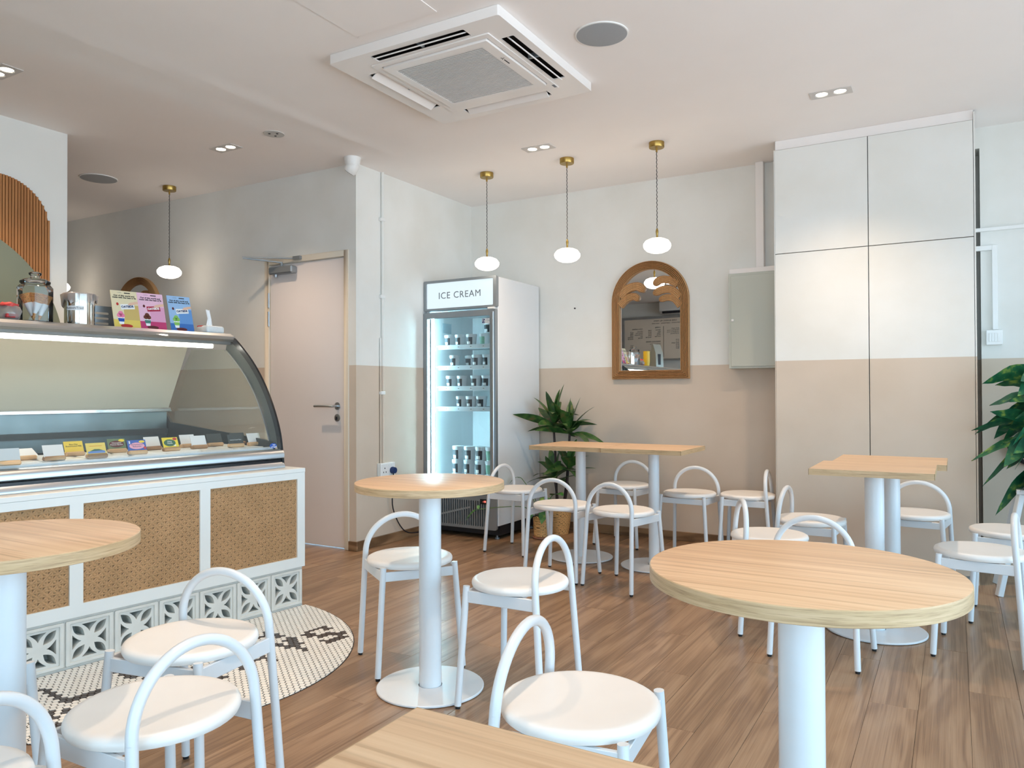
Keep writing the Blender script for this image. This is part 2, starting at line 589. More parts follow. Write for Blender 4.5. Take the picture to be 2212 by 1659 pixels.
def catmull(P, n=8):
    P = [Vector(p) for p in P]; Q = [2 * P[0] - P[1]] + P + [2 * P[-1] - P[-2]]
    out = []
    for i in range(1, len(Q) - 2):
        a, b, c, d = Q[i - 1:i + 3]
        for k in range(n):
            t = k / n
            out.append(.5 * ((2 * b) + (c - a) * t + (2 * a - 5 * b + 4 * c - d) * t * t + (3 * b - a - 3 * c + d) * t ** 3))
    out.append(Q[-2])
    return out


def rootmat(o):
    while o.parent is not None:
        o = o.parent
    return Matrix.Translation(o.location) @ o.rotation_euler.to_matrix().to_4x4()


def W(mb, name, mat, parent, **kw):
    """build a part whose shape is given in room coordinates"""
    return mb.xf(rootmat(parent).inverted()).build(name, mat, parent, **kw)


# ------------------------------------------------------------------ the room shell
X0, X1, Y1 = -8.0, XR, 5.51
XA, YD = -3.605, 4.037          # alcove wall, wall with the door
struct(MB().box((-3.725, 5.51, 0), (-.6, 5.63, H)).build('wall_back', M['wall'], smooth=0))
struct(MB().box((-.6, 5.44, 0), (.06, 5.63, H)).box((.142, 5.44, 0), (X1 + .12, 5.63, H)).box((.06, 5.615, .2), (.142, 5.63, 2.58))
       .box((.06, 5.44, 0), (.142, 5.63, .2)).box((.06, 5.44, 2.58), (.142, 5.63, H)).build('wall_back_right', M['wall'], smooth=0))
struct(MB().box((-3.725, YD + .123, 0), (XA, 5.51, H)).build('wall_alcove', M['wall'], smooth=0))
struct(MB().box((X0, YD, 0), (-4.512, YD + .123, H)).box((-3.670, YD, 0), (XA, YD + .123, H)).box((-4.512, YD, 2.108), (-3.670, YD + .123, H))
       .build('wall_left', M['wall'], smooth=0))
struct(MB().box((X0 - .12, YF - .12, 0), (X0, YD + .123, H)).build('wall_far_left', M['wall'], smooth=0))
pil = struct(MB().box((-4.9, .75, 0), (-4.733, 2.675, H)).build('wall_pillar', M['white_paint'], smooth=0))
# wall behind the camera: solid with the menu on the left, glazed shopfront on the right
struct(MB().box((X0, YF - .12, 0), (-1.55, YF, H)).box((-1.55, YF - .12, 2.3), (X1, YF, H)).box((-1.55, YF - .12, 0), (X1, YF, .06))
       .build('wall_front', M['wall'], smooth=0))
struct(MB().box((X1, YF - .12, 0), (X1 + .12, 5.44, .08)).box((X1, YF - .12, 2.3), (X1 + .12, 5.44, H))
       .box((X1, 4.95, .08), (X1 + .12, 5.44, 2.3)).box((X1, YF - .12, .08), (X1 + .12, -1.45, 2.3)).build('wall_right', M['wall'], smooth=0))
# glazing
for nm, horiz, a, b, c in (('window_1', False, -1.45, 4.95, 4), ('window_2', True, -1.55, X1, 3)):
    fr = MB(); step = (b - a) / c
    lo, hi = .08, 2.3
    for k in range(c + 1):
        q = a + k * step
        if horiz: fr.box((q - .025, YF - .09, lo), (q + .025, YF - .03, hi))
        else: fr.box((X1 + .03, q - .025, lo), (X1 + .09, q + .025, hi))
    w = struct(fr.build(nm, M['alu'], bevel=.003))
    for k in range(c):
        q0, q1 = a + k * step + .025, a + (k + 1) * step - .025
        pm = MB()
        if horiz: pm.box((q0, YF - .063, lo), (q1, YF - .057, hi))
        else: pm.box((X1 + .057, q0, lo), (X1 + .063, q1, hi))
        pm.build('pane', M['pane'], w, smooth=0)

# ceiling with the soft ridge where two boards meet
cm = MB()
xs = [X0 - .12, -3.7] + [-3.60 + .02 * k for k in range(27)] + [-2.9, X1 + .12]
ys = [YF - .12, 0, 1, 2, 3, 3.6, 4.0, 4.4, 5.63]
for y in ys:
    xc = -3.41 + .08 * (y - 1.9)
    fade = 1.0 if y < 3.7 else 0.0
    for x in xs:
        cm.v.append((x, y, H - fade * .011 * math.exp(-((x - xc) / .045) ** 2)))
nx = len(xs)
for j in range(len(ys) - 1):
    for i in range(nx - 1):
        cm.f.append((j * nx + i, j * nx + i + 1, (j + 1) * nx + i + 1, (j + 1) * nx + i))
cm.box((X0 - .12, YF - .12, H + .05), (X1 + .12, 5.63, H + .15))
struct(cm.build('ceiling', M['ceiling'], smooth=60))

# skirting boards
struct(MB().box((XA, 5.496, 0), (-.99, 5.512, .066)).build('baseboard_back', M['base'], bevel=.002))
bs = MB().box((0, 0, 0), (1.473, .016, .066)).build('baseboard_alcove', M['base'], bevel=.002)
bs.location = (XA + .014, YD, 0); bs.rotation_euler = (0, 0, R(90)); struct(bs)
struct(MB().box((-3.668, YD - .014, 0), (XA + .014, YD + .002, .066)).build('baseboard_left', M['base'], bevel=.002))

# ------------------------------------------------------------------ floor: planks, mosaic
fl = struct(MB().box((X0 - .12, YF - .12, -.12), (X1 + .12, 5.63, -.004)).build('floor', M['subfloor'], smooth=0))
PW, PL = .1545, 1.22
pmesh = None
rest = MB()
i0 = int(math.floor((X0 + .273) / PW))
for i in range(i0, int((X1 + .273) / PW) + 1):
    xa = -.273 + i * PW
    off = (i * .387) % 1.0 * PL
    y = YF - off
    while y < 5.6:
        vis = -5.2 < xa < 1.6 and y + PL > .5 and xa > -.9 - .9 * (y + PL)
        full = y >= YF - .1 and y + PL <= 5.62
        if vis and full:
            if pmesh is None:
                o = MB().box((0, 0, -.012), (PW - .0009, PL - .0009, 0)).build('plank', M['plank'], fl, bevel=.0006, smooth=0)
                pmesh = o.data
            else:
                o = obj('plank', pmesh, fl)
            o.location = (xa, y, 0)
        elif vis:
            y0, y1 = max(y, YF - .1), min(y + PL, 5.62)
            if y1 - y0 > .02:
                o = MB().box((0, 0, -.012), (PW - .0009, y1 - y0 - .0009, 0)).build('plank', M['plank'], fl, bevel=.0006, smooth=0)
                o.location = (xa, y0, 0)
        else:
            y0, y1 = max(y, YF - .1), min(y + PL, 5.62)
            if y1 - y0 > .02:
                rest.box((xa, y0, -.012), (xa + PW - .0009, y1 - .0009, 0))
        y += PL
ro = rest.build('plank_field', M['plank'], fl, smooth=0); ro['kind'] = 'stuff'

# counter frame of reference: +Y runs along the counter, +X towards the tables
B0 = Vector((-2.933, 2.872, 0)); CYAW = R(-6.65)
CM = Matrix.Translation(B0) @ Matrix.Rotation(CYAW, 4, 'Z')
EC, EA, EB = -.84, .86, .935           # half-oval of hexagon tiles in front of the counter


def inside(s, d, g=0.0):
    return d > .004 + g and ((s - EC) / (EA - g)) ** 2 + (d / (EB - g)) ** 2 < 1


GL = {'L': ['1....', '1....', '1....', '1....', '1....', '1....', '11111'], 'U': ['1...1', '1...1', '1...1', '1...1', '1...1', '11.11', '.111.'],
      'N': ['1...1', '11..1', '11..1', '1.1.1', '1..11', '1..11', '1...1'], 'A': ['..1..', '.1.1.', '.1.1.', '1...1', '11111', '1...1', '1...1'],
      'W': ['1...1', '1...1', '1...1', '1.1.1', '1.1.1', '11.11', '1...1'], 'Y': ['1...1', '11.11', '.1.1.', '.111.', '..1..', '..1..', '..1..'],
      'S': ['.1111', '11..1', '11...', '.111.', '...11', '1..11', '1111.']}
WORDS = [('LUNA', (-1.30, -1.04, -.78, -.52), .13), ('ALWAYS', (-1.42, -1.19, -.96, -.73, -.50, -.32), .37)]


def is_dark(s, d):
    for wd, ss, d0 in WORDS:
        for ch, s0 in zip(wd, ss):
            u, v = (s - s0) / .150, (d - d0) / .215
            if 0 <= u < 1 and 0 <= v < 1 and GL[ch][int(v * 7)][int(u * 5)] == '1':
                return True
    return False


arc = [(d, s) for s, d in ((EC + EA * cos(t), EB * sin(t)) for t in [pi * k / 64 for k in range(65)])]
gr = MB().mesh(shape2d([arc], .009)).xf(CM @ Matrix.Translation((0, 0, -.008))).build('mosaic_grout', M['grout'], fl, smooth=0)
TP = .0252
tiles = []; rimt = []
row = 0
dd = .012
while dd < EB:
    s = EC - EA - .02 + (TP / 2 if row % 2 else 0)
    while s < EC + EA + .02:
        if inside(s, dd, .016) and dd > .02:
            tiles.append((s, dd))
        elif inside(s, dd, -.014) or (0 < dd < .03 and inside(s, .03)):
            rimt.append((s, dd))
        s += TP
    dd += TP * .866; row += 1


def cam_px(p):
    d = Vector(p) - cam.location
    z = d.dot(fw)
    if z < .1: return None
    return (1106 + F_PX * d.dot(rt2) / z, 829.5 - F_PX * d.dot(up2) / z, z)


cand = []
for s, d in tiles:
    p = CM @ Vector((d, s, 0)); q = cam_px(p)
    ok = q and ((q[0] > 612 and q[0] < 775) or (535 < q[0] < 560) or (80 < q[0] < 215 and 1478 < q[1] < 1600) or (560 < q[0] < 612 and q[1] > 1440))
    cand.append((q[2] if ok else 99, s, d))
cand.sort()
near = set((s, d) for z, s, d in cand[:300] if z < 90)
hexpts = [(TP * .54 * cos(R(60 * k)), TP * .54 * sin(R(60 * k))) for k in range(6)]


def hexmb(cx, cyy):
    r0, r1 = TP * .505, TP * .478
    a = [(cx + r0 * cos(R(60 * k)), cyy + r0 * sin(R(60 * k)), 0.0) for k in range(6)]
    b = [(cx + r1 * cos(R(60 * k)), cyy + r1 * sin(R(60 * k)), .0026) for k in range(6)]
    mbx = MB(); mbx._add(a + b, [tuple(range(6, 12))] + [(k, (k + 1) % 6, 6 + (k + 1) % 6, 6 + k) for k in range(6)])
    return mbx


tm = {}
field = {True: MB(), False: MB()}
for s, d in tiles:
    dk = is_dark(s, d)
    if (s, d) in near:
        nm = 'tile'
        if dk not in tm:
            o = hexmb(0, 0).build(nm, M['tile_b' if dk else 'tile_w'], fl, smooth=0)
            tm[dk] = o.data
        else:
            o = obj(nm, tm[dk], fl)
        o.matrix_basis = CM @ Matrix.Translation((d, s, 0))
    else:
        h = hexmb(d, s); h.xf(CM)
        field[dk]._add(h.v, h.f)
ell = [(max(d_, .002), s_) for d_, s_ in ((.0 + (EB - .004) * sin(pi * k / 48), EC + (EA - .004) * cos(pi * k / 48)) for k in range(49))]


def clip(poly, conv):
    cx_ = sum(p[0] for p in conv) / len(conv); cy_ = sum(p[1] for p in conv) / len(conv)
    for i_ in range(len(conv)):
        a, b = conv[i_], conv[(i_ + 1) % len(conv)]
        nx_, ny_ = b[1] - a[1], a[0] - b[0]
        sg_ = 1 if (cx_ - a[0]) * nx_ + (cy_ - a[1]) * ny_ > 0 else -1
        f_ = lambda p: sg_ * ((p[0] - a[0]) * nx_ + (p[1] - a[1]) * ny_)
        out_ = []
        for q_ in range(len(poly)):
            p, r = poly[q_], poly[(q_ + 1) % len(poly)]
            fp, fr_ = f_(p), f_(r)
            if fp >= 0: out_.append(p)
            if fp * fr_ < 0:
                t_ = fp / (fp - fr_); out_.append((p[0] + (r[0] - p[0]) * t_, p[1] + (r[1] - p[1]) * t_))
        poly = out_
        if len(poly) < 3: return []
    return poly


for s, d in rimt:
    pl = clip([(d + TP * .48 * cos(R(60 * k)), s + TP * .48 * sin(R(60 * k))) for k in range(6)], ell)
    if len(pl) > 2:
        h = MB().prism([(x, y, .0) for x, y in pl], (0, 0, .0026)).xf(CM)
        field[is_dark(s, d)]._add(h.v, h.f)
for dk, nm in ((True, 'dark_tile_field'), (False, 'white_tile_field')):
    o = field[dk].build(nm, M['tile_b' if dk else 'tile_w'], fl, smooth=0); o['kind'] = 'stuff'

# ------------------------------------------------------------------ door
dr = struct(MB().box((-4.463, YD + .012, .007), (-3.718, YD + .055, 2.06)).build('door_1', M['door'], bevel=.002))
MB().box((-4.512, YD - .006, 0), (-4.468, YD + .1, 2.108)).box((-3.713, YD - .006, 0), (-3.670, YD + .1, 2.108)).box((-4.468, YD - .006, 2.065), (-3.713, YD + .1, 2.108)) \
    .build('door_frame', M['doorframe'], dr, bevel=.003)
hd = MB().lathe([(.026, 0), (.026, .006)], 20).xf(basis((-3.79, YD + .014, 1.008), (1, 0, 0), (0, 0, 1))).build('handle_rose', M['alu'], dr)
MB().tube([(-3.79, YD + .01, 1.008), (-3.79, YD - .045, 1.008), (-3.80, YD - .05, 1.008), (-3.955, YD - .05, 1.008)], .009, 10).build('handle_lever', M['alu'], dr)
MB().lathe([(.026, 0), (.026, .006), (.012, .009)], 20).xf(basis((-3.79, YD + .014, .925), (1, 0, 0), (0, 0, 1))).build('lock_plate', M['alu'], dr)
MB().box((-3.793, YD - .003, .91), (-3.787, YD + .012, .932)).build('keyhole', M['ink'], dr, smooth=0)
for z in (1.80, 1.66, .32):
    MB().tube([(-4.468, YD - .004, z - .055), (-4.468, YD - .004, z + .055)], .007, 8).build('hinge', M['alu'], dr)
cl = MB().box((-4.425, YD - .048, 1.985), (-4.185, YD + .012, 2.04)).build('door_closer', M['grey_metal'], dr, bevel=.008)
MB().tube([(-4.375, YD - .02, 1.965), (-4.375, YD - .02, 1.99)], .012, 10).build('closer_spindle', M['alu'], cl)
MB().tube([(-4.315, YD - .02, 2.04), (-4.315, YD - .02, 2.075)], .009, 8).beam((-4.315, YD - .02, 2.07), (-4.50, YD - .22, 2.09), .018, .008).build('closer_arm', M['grey_metal'], cl)
MB().beam((-4.50, YD - .22, 2.097), (-4.175, YD - .005, 2.09), .016, .010).box((-4.19, YD - .03, 2.08), (-4.12, YD + .004, 2.104)).build('closer_link', M['grey_metal'], cl)

# ------------------------------------------------------------------ built-in cupboards
cab = thing('tall_cupboard', 'tall built-in white cupboard with beige lower half and four flush doors', 'cupboard', (-.44, 5.25, 0))
W(MB().box((-.988, 5.13, 0), (.103, 5.439, H - .002)), 'carcass', M['white_paint'], cab, smooth=0)
W(MB().box((-.992, 5.0525, .0), (-.988, 5.43, 2.645)), 'side_panel', M['wall'], cab, smooth=0)
W(MB().box((.103, 5.0525, .0), (.111, 5.439, 2.69)), 'side_panel', M['wall'], cab, smooth=0)
W(MB().box((-.985, 5.066, 2.648), (.102, 5.080, H - .001)), 'filler_strip', M['ceiling'], cab, smooth=0)
for x0, x1 in ((-.987, -.4470), (-.4425, .1005)):
    for z0, z1 in ((.045, 1.9755), (1.980, 2.643)):
        W(MB().box((x0, 5.053, z0), (x1, 5.071, z1)), 'cupboard_door', M['wall'], cab, bevel=.001, smooth=0)

# trunking and switch on the wall right of the cupboards
tr = thing('cable_trunking', 'white horizontal cable trunking high on the wall beyond the cupboards', 'trunking', (.3, 5.44, 2.08))
W(MB().box((.105, 5.418, 2.066), (X1, 5.441, 2.088)), 'trunking_run', M['plastic_white'], tr, bevel=.002)
tr2 = thing('switch_trunking', 'white trunking bending down to the four-gang light switch', 'trunking', (.22, 5.44, 1.46))
W(MB().box((.105, 5.42, 1.95), (.20, 5.441, 1.98)), 'trunking_run', M['plastic_white'], tr2, bevel=.002)
W(MB().box((.20, 5.42, 1.468), (.228, 5.441, 1.98)), 'trunking_drop', M['plastic_white'], tr2, bevel=.002)
sw = thing('light_switch', 'white four-gang light switch on the wall beyond the cupboards', 'switch', (.207, 5.44, 1.42))
W(MB().box((.166, 5.405, 1.376), (.250, 5.441, 1.466)), 'switch_box', M['plastic_white'], sw, bevel=.003)
for k in range(4):
    W(MB().box((.181 + k * .0138, 5.4015, 1.395), (.1938 + k * .0138, 5.407, 1.447)), 'rocker', M['plastic_white'], sw, bevel=.001)

# electrical cabinet and duct on the back wall
ec = thing('electrical_cabinet', 'grey-green metal electrical cabinet on the wall beside the cupboards', 'cabinet', (-1.17, 5.51, 1.26))
W(MB().box((-1.372, 5.395, 1.262), (-.996, 5.509, 1.928)), 'cabinet_body', M['cab_grey'], ec, bevel=.002)
W(MB().box((-1.355, 5.388, 1.276), (-1.004, 5.397, 1.912)), 'cabinet_door', M['cab_grey'], ec, bevel=.002)
W(MB().box((-1.352, 5.381, 1.590), (-1.334, 5.389, 1.608)), 'latch', M['plastic_white'], ec, bevel=.003)
W(MB().box((-1.368, 5.400, 1.928), (-.996, 5.509, 1.962)), 'top_ledge', M['ceiling'], ec, bevel=.002)
dc = tag(MB().box((-1.196, 5.455, 1.961), (-1.142, 5.509, H)).build('cable_duct', M['ceiling'], bevel=.002), 'painted vertical duct between electrical cabinet and ceiling', 'duct')
ws = tag(MB().lathe([(.006, 0), (.006, .01)], 10).xf(basis((-2.62, 5.511, 1.77), (1, 0, 0), (0, 0, 1))).build('wall_screw', M['ink']), 'tiny black screw left in the wall above the dracaena', 'screw')

# conduit and socket on the alcove wall
cp = thing('wall_conduit', 'white conduit pipe with clips dropping down the alcove wall to the socket', 'conduit', (XA, 4.309, .6))
W(MB().tube([(XA + .012, 4.309, .59), (XA + .012, 4.309, H)], .011, 10), 'pipe', M['wall'], cp)
W(MB().tube([(XA + .010, 4.287, .59), (XA + .010, 4.287, 1.5)], .007, 8), 'pipe', M['wall'], cp)
for z in (2.36, 1.80, 1.1):
    W(MB().box((XA, 4.279, z - .012), (XA + .026, 4.325, z + .012)), 'pipe_clip', M['plastic_white'], cp, bevel=.004)
so = thing('wall_socket', 'white double wall socket with a black plug in the alcove', 'socket', (XA, 4.335, .50))
W(MB().box((XA, 4.255, .497), (XA + .04, 4.415, .592)), 'socket_box', M['plastic_white'], so, bevel=.004)
for yy, zz in ((4.295, .555), (4.281, .527), (4.309, .527)):
    W(MB().box((XA + .038, yy - .003, zz - .005), (XA + .042, yy + .003, zz + .005)), 'pin_hole', M['ink'], so, smooth=0)
for yy in (4.297, 4.335, 4.375):
    W(MB().box((XA + .039, yy - .006, .572), (XA + .044, yy + .006, .584)), 'switch_rocker', M['plastic_white'], so, bevel=.001)
pg = thing('power_plug', 'black power plug in the right half of the alcove socket', 'plug', (XA + .04, 4.375, .53))
W(MB().lathe([(.024, 0), (.026, .01), (.022, .032)], 16).xf(basis((XA + .04, 4.375, .535), (0, 1, 0), (0, 0, 1))), 'plug_body', M['navy'], pg)
W(MB().tube(catmull([(XA + .055, 4.375, .52), (XA + .055, 4.376, .45), (XA + .03, 4.40, .25), (XA + .025, 4.55, .06), (XA + .03, 4.8, .02)], 6), .0045, 8), 'plug_cord', M['ink'], pg)

# ------------------------------------------------------------------ chairs
SEAT_H, SEAT_R, TR = .436, .1743, .0122


def make_chair(label):
    t = thing('arch_back_chair', label, 'chair', group='white arch-back chairs')
    pr = [(.02, .4085), (SEAT_R - .012, .4085), (SEAT_R - .003, .411), (SEAT_R, .418), (SEAT_R, .424), (SEAT_R - .003, .431), (SEAT_R - .011, .4355), (SEAT_R - .022, .4362), (.10, .4335), (.02, .4325)]
    MB().lathe(pr, 48).build('seat', M['seat'], t, smooth=50)
    for sx_ in (-1, 1):
        # rear legs run up into the arch
        f0, f1 = Vector((sx_ * .1701, -.1613, .010)), Vector((sx_ * .1537, -.1315, SEAT_H))
        lg = MB().tube([f0, f1], TR, 12).build('leg', M['steel_white'], t)
        MB().lathe([(.0085, 0), (.0095, .012)], 10, (f0.x, f0.y, 0)).build('rubber_foot', M['rubber'], lg)
        g0, g1 = Vector((sx_ * .1723, .1594, .010)), Vector((sx_ * .1449, .1383, .4226))
        lg = MB().tube([g0, g1], TR, 12).build('leg', M['steel_white'], t)
        MB().lathe([(.0085, 0), (.0095, .012)], 10, (g0.x, g0.y, 0)).build('rubber_foot', M['rubber'], lg)
        MB().beam((sx_ * .147, .140, .387), (sx_ * .1555, -.1345, .387), .012, .041).build('side_rail', M['steel_white'], t, bevel=.0015)
    MB().beam((-.146, .139, .387), (.146, .139, .387), .012, .036).build('front_rail', M['steel_white'], t, bevel=.0015)
    MB().beam((-.153, -.06, .400), (.153, -.06, .400), .03, .010).build('cross_bar', M['steel_white'], t, bevel=.0015)
    zc = .5965 - TR
    pts = [(.1537 * cos(a), -.1315 + .0111 * sin(a), SEAT_H + (zc - SEAT_H) * sin(a)) for a in [pi * k / 28 for k in range(29)]]
    MB().tube(pts, TR, 12).build('back_arch', M['steel_white'], t)
    return t


CH = [
    ((-1.357, 2.386, 93.3), 'white arch-back chair right of the small round table by the fridge, seat facing it'),
    ((-1.637, 4.068, 345.3), 'white arch-back chair at the two joined tables, back to the room, nearer the cupboards'),
    ((-2.047, 4.113, 359.2), 'white arch-back chair at the two joined tables, in front of the wicker plant pots'),
    ((-2.648, 4.621, 266.5), 'white arch-back chair pushed beside the ice cream fridge'),
    ((-1.941, 2.497, 233.6), 'white arch-back chair behind the small round table, with the alcove socket beyond'),
    ((-.710, 1.509, 275.8), 'white arch-back chair beside the square table corner, facing the large round table'),
    ((-1.818, 1.371, 190.6), 'white arch-back chair over the tile mosaic, its arch towards the counter end'),
    ((-1.489, 1.032, 93.3), 'white arch-back chair facing the round table at the counter, back to the square table'),
    ((-1.523, .607, 109.5), 'white arch-back chair at the counter-side round table, farthest from the door'),
    ((-2.079, 5.207, 174.0), 'white arch-back chair against the beige wall behind the joined tables, under the mirror'),
    ((-1.537, 4.994, 177.1), 'white arch-back chair against the beige wall below the electrical cabinet'),
    ((-1.176, 5.084, 94.7), 'white arch-back chair seen side-on in the corner beside the cupboards'),
    ((-.760, 3.704, 292.4), 'white arch-back chair left of the two square tables, nearer the round table'),
    ((-.664, 4.273, 267.3), 'white arch-back chair left of the two square tables, nearer the cupboards'),
    ((-.491, 3.425, 354.7), 'white arch-back chair with back to the large round table, facing the square tables'),
    ((-.196, 4.752, 174.5), 'white arch-back chair between the two square tables and the cupboards'),
    ((.226, 4.376, 86.1), 'white arch-back chair right of the square tables, in front of the dumb cane'),
    ((.088, 3.771, 84.4), 'white arch-back chair right of the square tables, nearer the window wall'),
    ((-2.178, .922, 265.0), 'white arch-back chair tucked between the counter and the round table beside it'),
]
ch0 = None
for (x, y, a), lb in CH:
    if ch0 is None:
        ch0 = make_chair(lb); ch0.location = (x, y, 0); ch0.rotation_euler = (0, 0, R(a))
    else:
        dup(ch0, (x, y, 0), R(a), lb, 'white arch-back chairs')

# ------------------------------------------------------------------ tables


def table(name, label, loc, top, h, rz=0.0, base=True, th=.028, rb=.2, rc=.0413):
    t = thing(name, label, 'table', loc, rz)
    if top[0] == 'round':
        r = top[1]
        MB().lathe([(r - .0012, h - th + .0005), (r - .0012, h - .0006), (r - .0025, h)], 72).build('table_top', M['oak'], t, smooth=30)
        MB().lathe([(r - .0015, h - th), (r, h - th + .001), (r, h - .002), (r - .0012, h - .0004)], 72, cap0=False, cap1=False).build('edge_band', M['oak_edge'], t, smooth=30)
        MB().lathe([(r - .0018, h - th), (.03, h - th)], 72, cap1=False, cap0=False).build('underside', M['white'], t)
    else:
        a, b = top[1] / 2, top[2] / 2
        MB().box((-a + .001, -b + .001, h - th), (a - .001, b - .001, h)).build('table_top', M['oak'], t, bevel=.0008, smooth=0)
        eb = MB()
        for p, q in (((-a, -b), (a, -b + .0012)), ((-a, b - .0012), (a, b)), ((-a, -b), (-a + .0012, b)), ((a - .0012, -b), (a, b))):
            eb.box((p[0], p[1], h - th), (q[0], q[1], h - .0004))
        eb.build('edge_band', M['oak_edge'], t, smooth=0)
    MB().lathe([(.09, h - th - .006), (.09, h - th)], 24).build('mounting_plate', M['steel_white'], t)
    MB().lathe([(rc, .008), (rc, h - th - .003)], 40).build('column', M['steel_white'], t)
    MB().lathe([(rb - .006, .001), (rb, .003), (rb, .008), (rb - .003, .0105), (rc + .003, .0115), (rc + .003, .006)], 64, cap1=False).build('base_plate', M['steel_white'], t)
    return t


TH = .769
table('round_table', 'small round oak-topped pedestal table before the ice cream fridge', (-1.7035, 2.3134, 0), ('round', .2784), TH)
table('round_table', 'round oak table on a white column standing before the two square tables by the cupboards', (-.2528, 1.5073, 0), ('round', .2784), TH)
table('round_table', 'round oak-topped pedestal table standing beside the cane-panelled counter', (-1.8821, .9258, 0), ('round', .2784), TH)
table('square_table', 'oak square table whose bare corner pokes in below the chair facing the round table', (-.493 + .275, .646 - .275, 0), ('rect', .55, .55), TH)
TS = .752
table('square_table', 'oak square table of the joined pair, nearer the plant pots and fridge', (-2.165, 4.63, 0), ('rect', .512, .50), TS, rb=.21, rc=.034)
table('square_table', 'oak square table of the joined pair, nearer the cupboards', (-1.650, 4.615, 0), ('rect', .512, .50), TS, rb=.21, rc=.034)
table('square_table', 'oak square table of the pair before the cupboards, nearer the round table', (-.325, 3.875, 0), ('rect', .50, .46), TS, rb=.215)
table('square_table', 'oak square table of the pair before the cupboards, pushed against the doors side', (-.285, 4.325, 0), ('rect', .50, .44), TS, rb=.215)

# ------------------------------------------------------------------ counter
CT = .711            # counter top height
SE = -4.15           # far (hidden) end along the counter
co = thing('service_counter', 'long white service counter with woven cane panels on a pierced block plinth', 'counter', B0, CYAW)
MB().box((-1.27, SE, .0), (-.10, .003, CT - .021)).build('carcass', M['white_paint'], co, smooth=0)
MB().box((-1.28, SE, CT - .02), (.004, .016, CT)).build('counter_top', M['white_paint'], co, bevel=.001)
panels = [(-.522, -.032), (-1.083, -.573), (-1.645, -1.135), (-2.207, -1.697), (-2.77, -2.26), (-3.33, -2.82), (-3.89, -3.38)]
PZ0, PZ1 = .254, .657
fm = MB()
fm.box((-.02, SE, PZ1), (.003, .014, CT - .0205))
fm.box((-.02, SE, .203), (.003, .014, PZ0))
edges = [.014] + [v for a, b in panels for v in (b, a)] + [SE]
for k in range(0, len(edges), 2):
    fm.box((-.02, edges[k + 1], PZ0), (.003, edges[k], PZ1))
fm.build('front_frame', M['white_paint'], co, smooth=0)
for a, b in panels:
    MB().box((-.022, a - .004, PZ0 - .004), (-.006, b + .004, PZ1 + .004)).build('cane_panel', M['cane'], co, smooth=0)
# plinth of pierced blocks
MB().box((-.10, SE, 0), (-.085, .0, .203)).build('plinth_back', M['mortar'], co, smooth=0)
MB().box((-.09, SE, .0), (-.002, .0, .012)).box((-.09, SE, .1925), (-.003, .0, .2035)).build('mortar_bed', M['mortar'], co, smooth=0)


def leafloop(ang, r0, r1, w, n=10):
    out = []
    c, s_ = cos(ang), sin(ang)
    for k in range(n + 1):
        t = k / n; rr = r0 + (r1 - r0) * t; ww = w * sin(pi * t)
        out.append((rr, ww))
    for k in range(n - 1, 0, -1):
        t = k / n; rr = r0 + (r1 - r0) * t; ww = -w * sin(pi * t)
        out.append((rr, ww))
    return [(x * c - y * s_, x * s_ + y * c) for x, y in out]


def triloop(ang, n=8):
    """the curved-sided dart between two petals, base on the frame"""
    a = .066
    P = []
    for k in range(n + 1):              # left side, bowed towards the centre line
        t = k / n
        P.append((.032 + (a - .032) * t, .001 + .029 * t ** 1.5))
    for k in range(n, -1, -1):
        t = k / n
        P.append((.032 + (a - .032) * t, -.001 - .029 * t ** 1.5))
    c, s_ = cos(ang), sin(ang)
    return [(x * c - y * s_, x * s_ + y * c) for x, y in P]


BW, BH = .187, .180
loops = [rrect(-BW / 2, -BH / 2, BW / 2, BH / 2, .002, 1)]
for k in range(4):
    loops.append(leafloop(R(45 + 90 * k), .026, .094, .0150))
    loops.append(triloop(R(90 * k)))
blk = MB().mesh(shape2d(loops, .085))
BMAT = basis((0, 0, 0), (0, 1, 0), (0, 0, 1))
bmesh0 = None
rim_l = [rrect(-BW / 2 + .001, -BH / 2 + .001, BW / 2 - .001, BH / 2 - .001, .002, 1), rrect(-.077, -.077, .077, .077, .003, 2)]
k = 0
sblk = -.0945
while sblk > SE + .1:
    if bmesh0 is None:
        o = blk.xf(BMAT).build('pierced_block', M['concrete'], co, smooth=30); bmesh0 = o.data
        rr_ = MB().mesh(shape2d(rim_l, .008)).xf(BMAT).build('block_rim', M['concrete'], o, bevel=.002, smooth=0); rmesh = rr_.data
    else:
        o = obj('pierced_block', bmesh0, co); rr_ = obj('block_rim', rmesh, o)
    o.location = (-.091, sblk, .102)
    rr_.location = (.084, 0, 0)
    MB().box((-.085, sblk - .0985, .012), (-.004, sblk - .0935, .1925)).build('mortar_joint', M['mortar'], co, smooth=0)
    sblk -= .192

# ------------------------------------------------------------------ gelato display case (same axes as the counter)
dcs = thing('display_case', 'curved glass gelato display case with lit top on the counter', 'display case', CM @ Vector((0, 0, CT)), CYAW)


def D(mb, name, mat, parent=dcs, **kw):
    return mb.xf(Matrix.Translation((0, 0, -CT))).build(name, mat, parent, **kw)


S1 = -.030                     # far end of the case
prof = [(-.106, .7115), (-.112, .760), (-.118, .800), (-.135, .886), (-.168, .973), (-.221, 1.074), (-.291, 1.176), (-.381, 1.275), (-.485, 1.362), (-.56, 1.415), (-.603, 1.431)]
pc = [(p.x, p.y) for p in catmull([(a, b, 0) for a, b in prof], 5)]


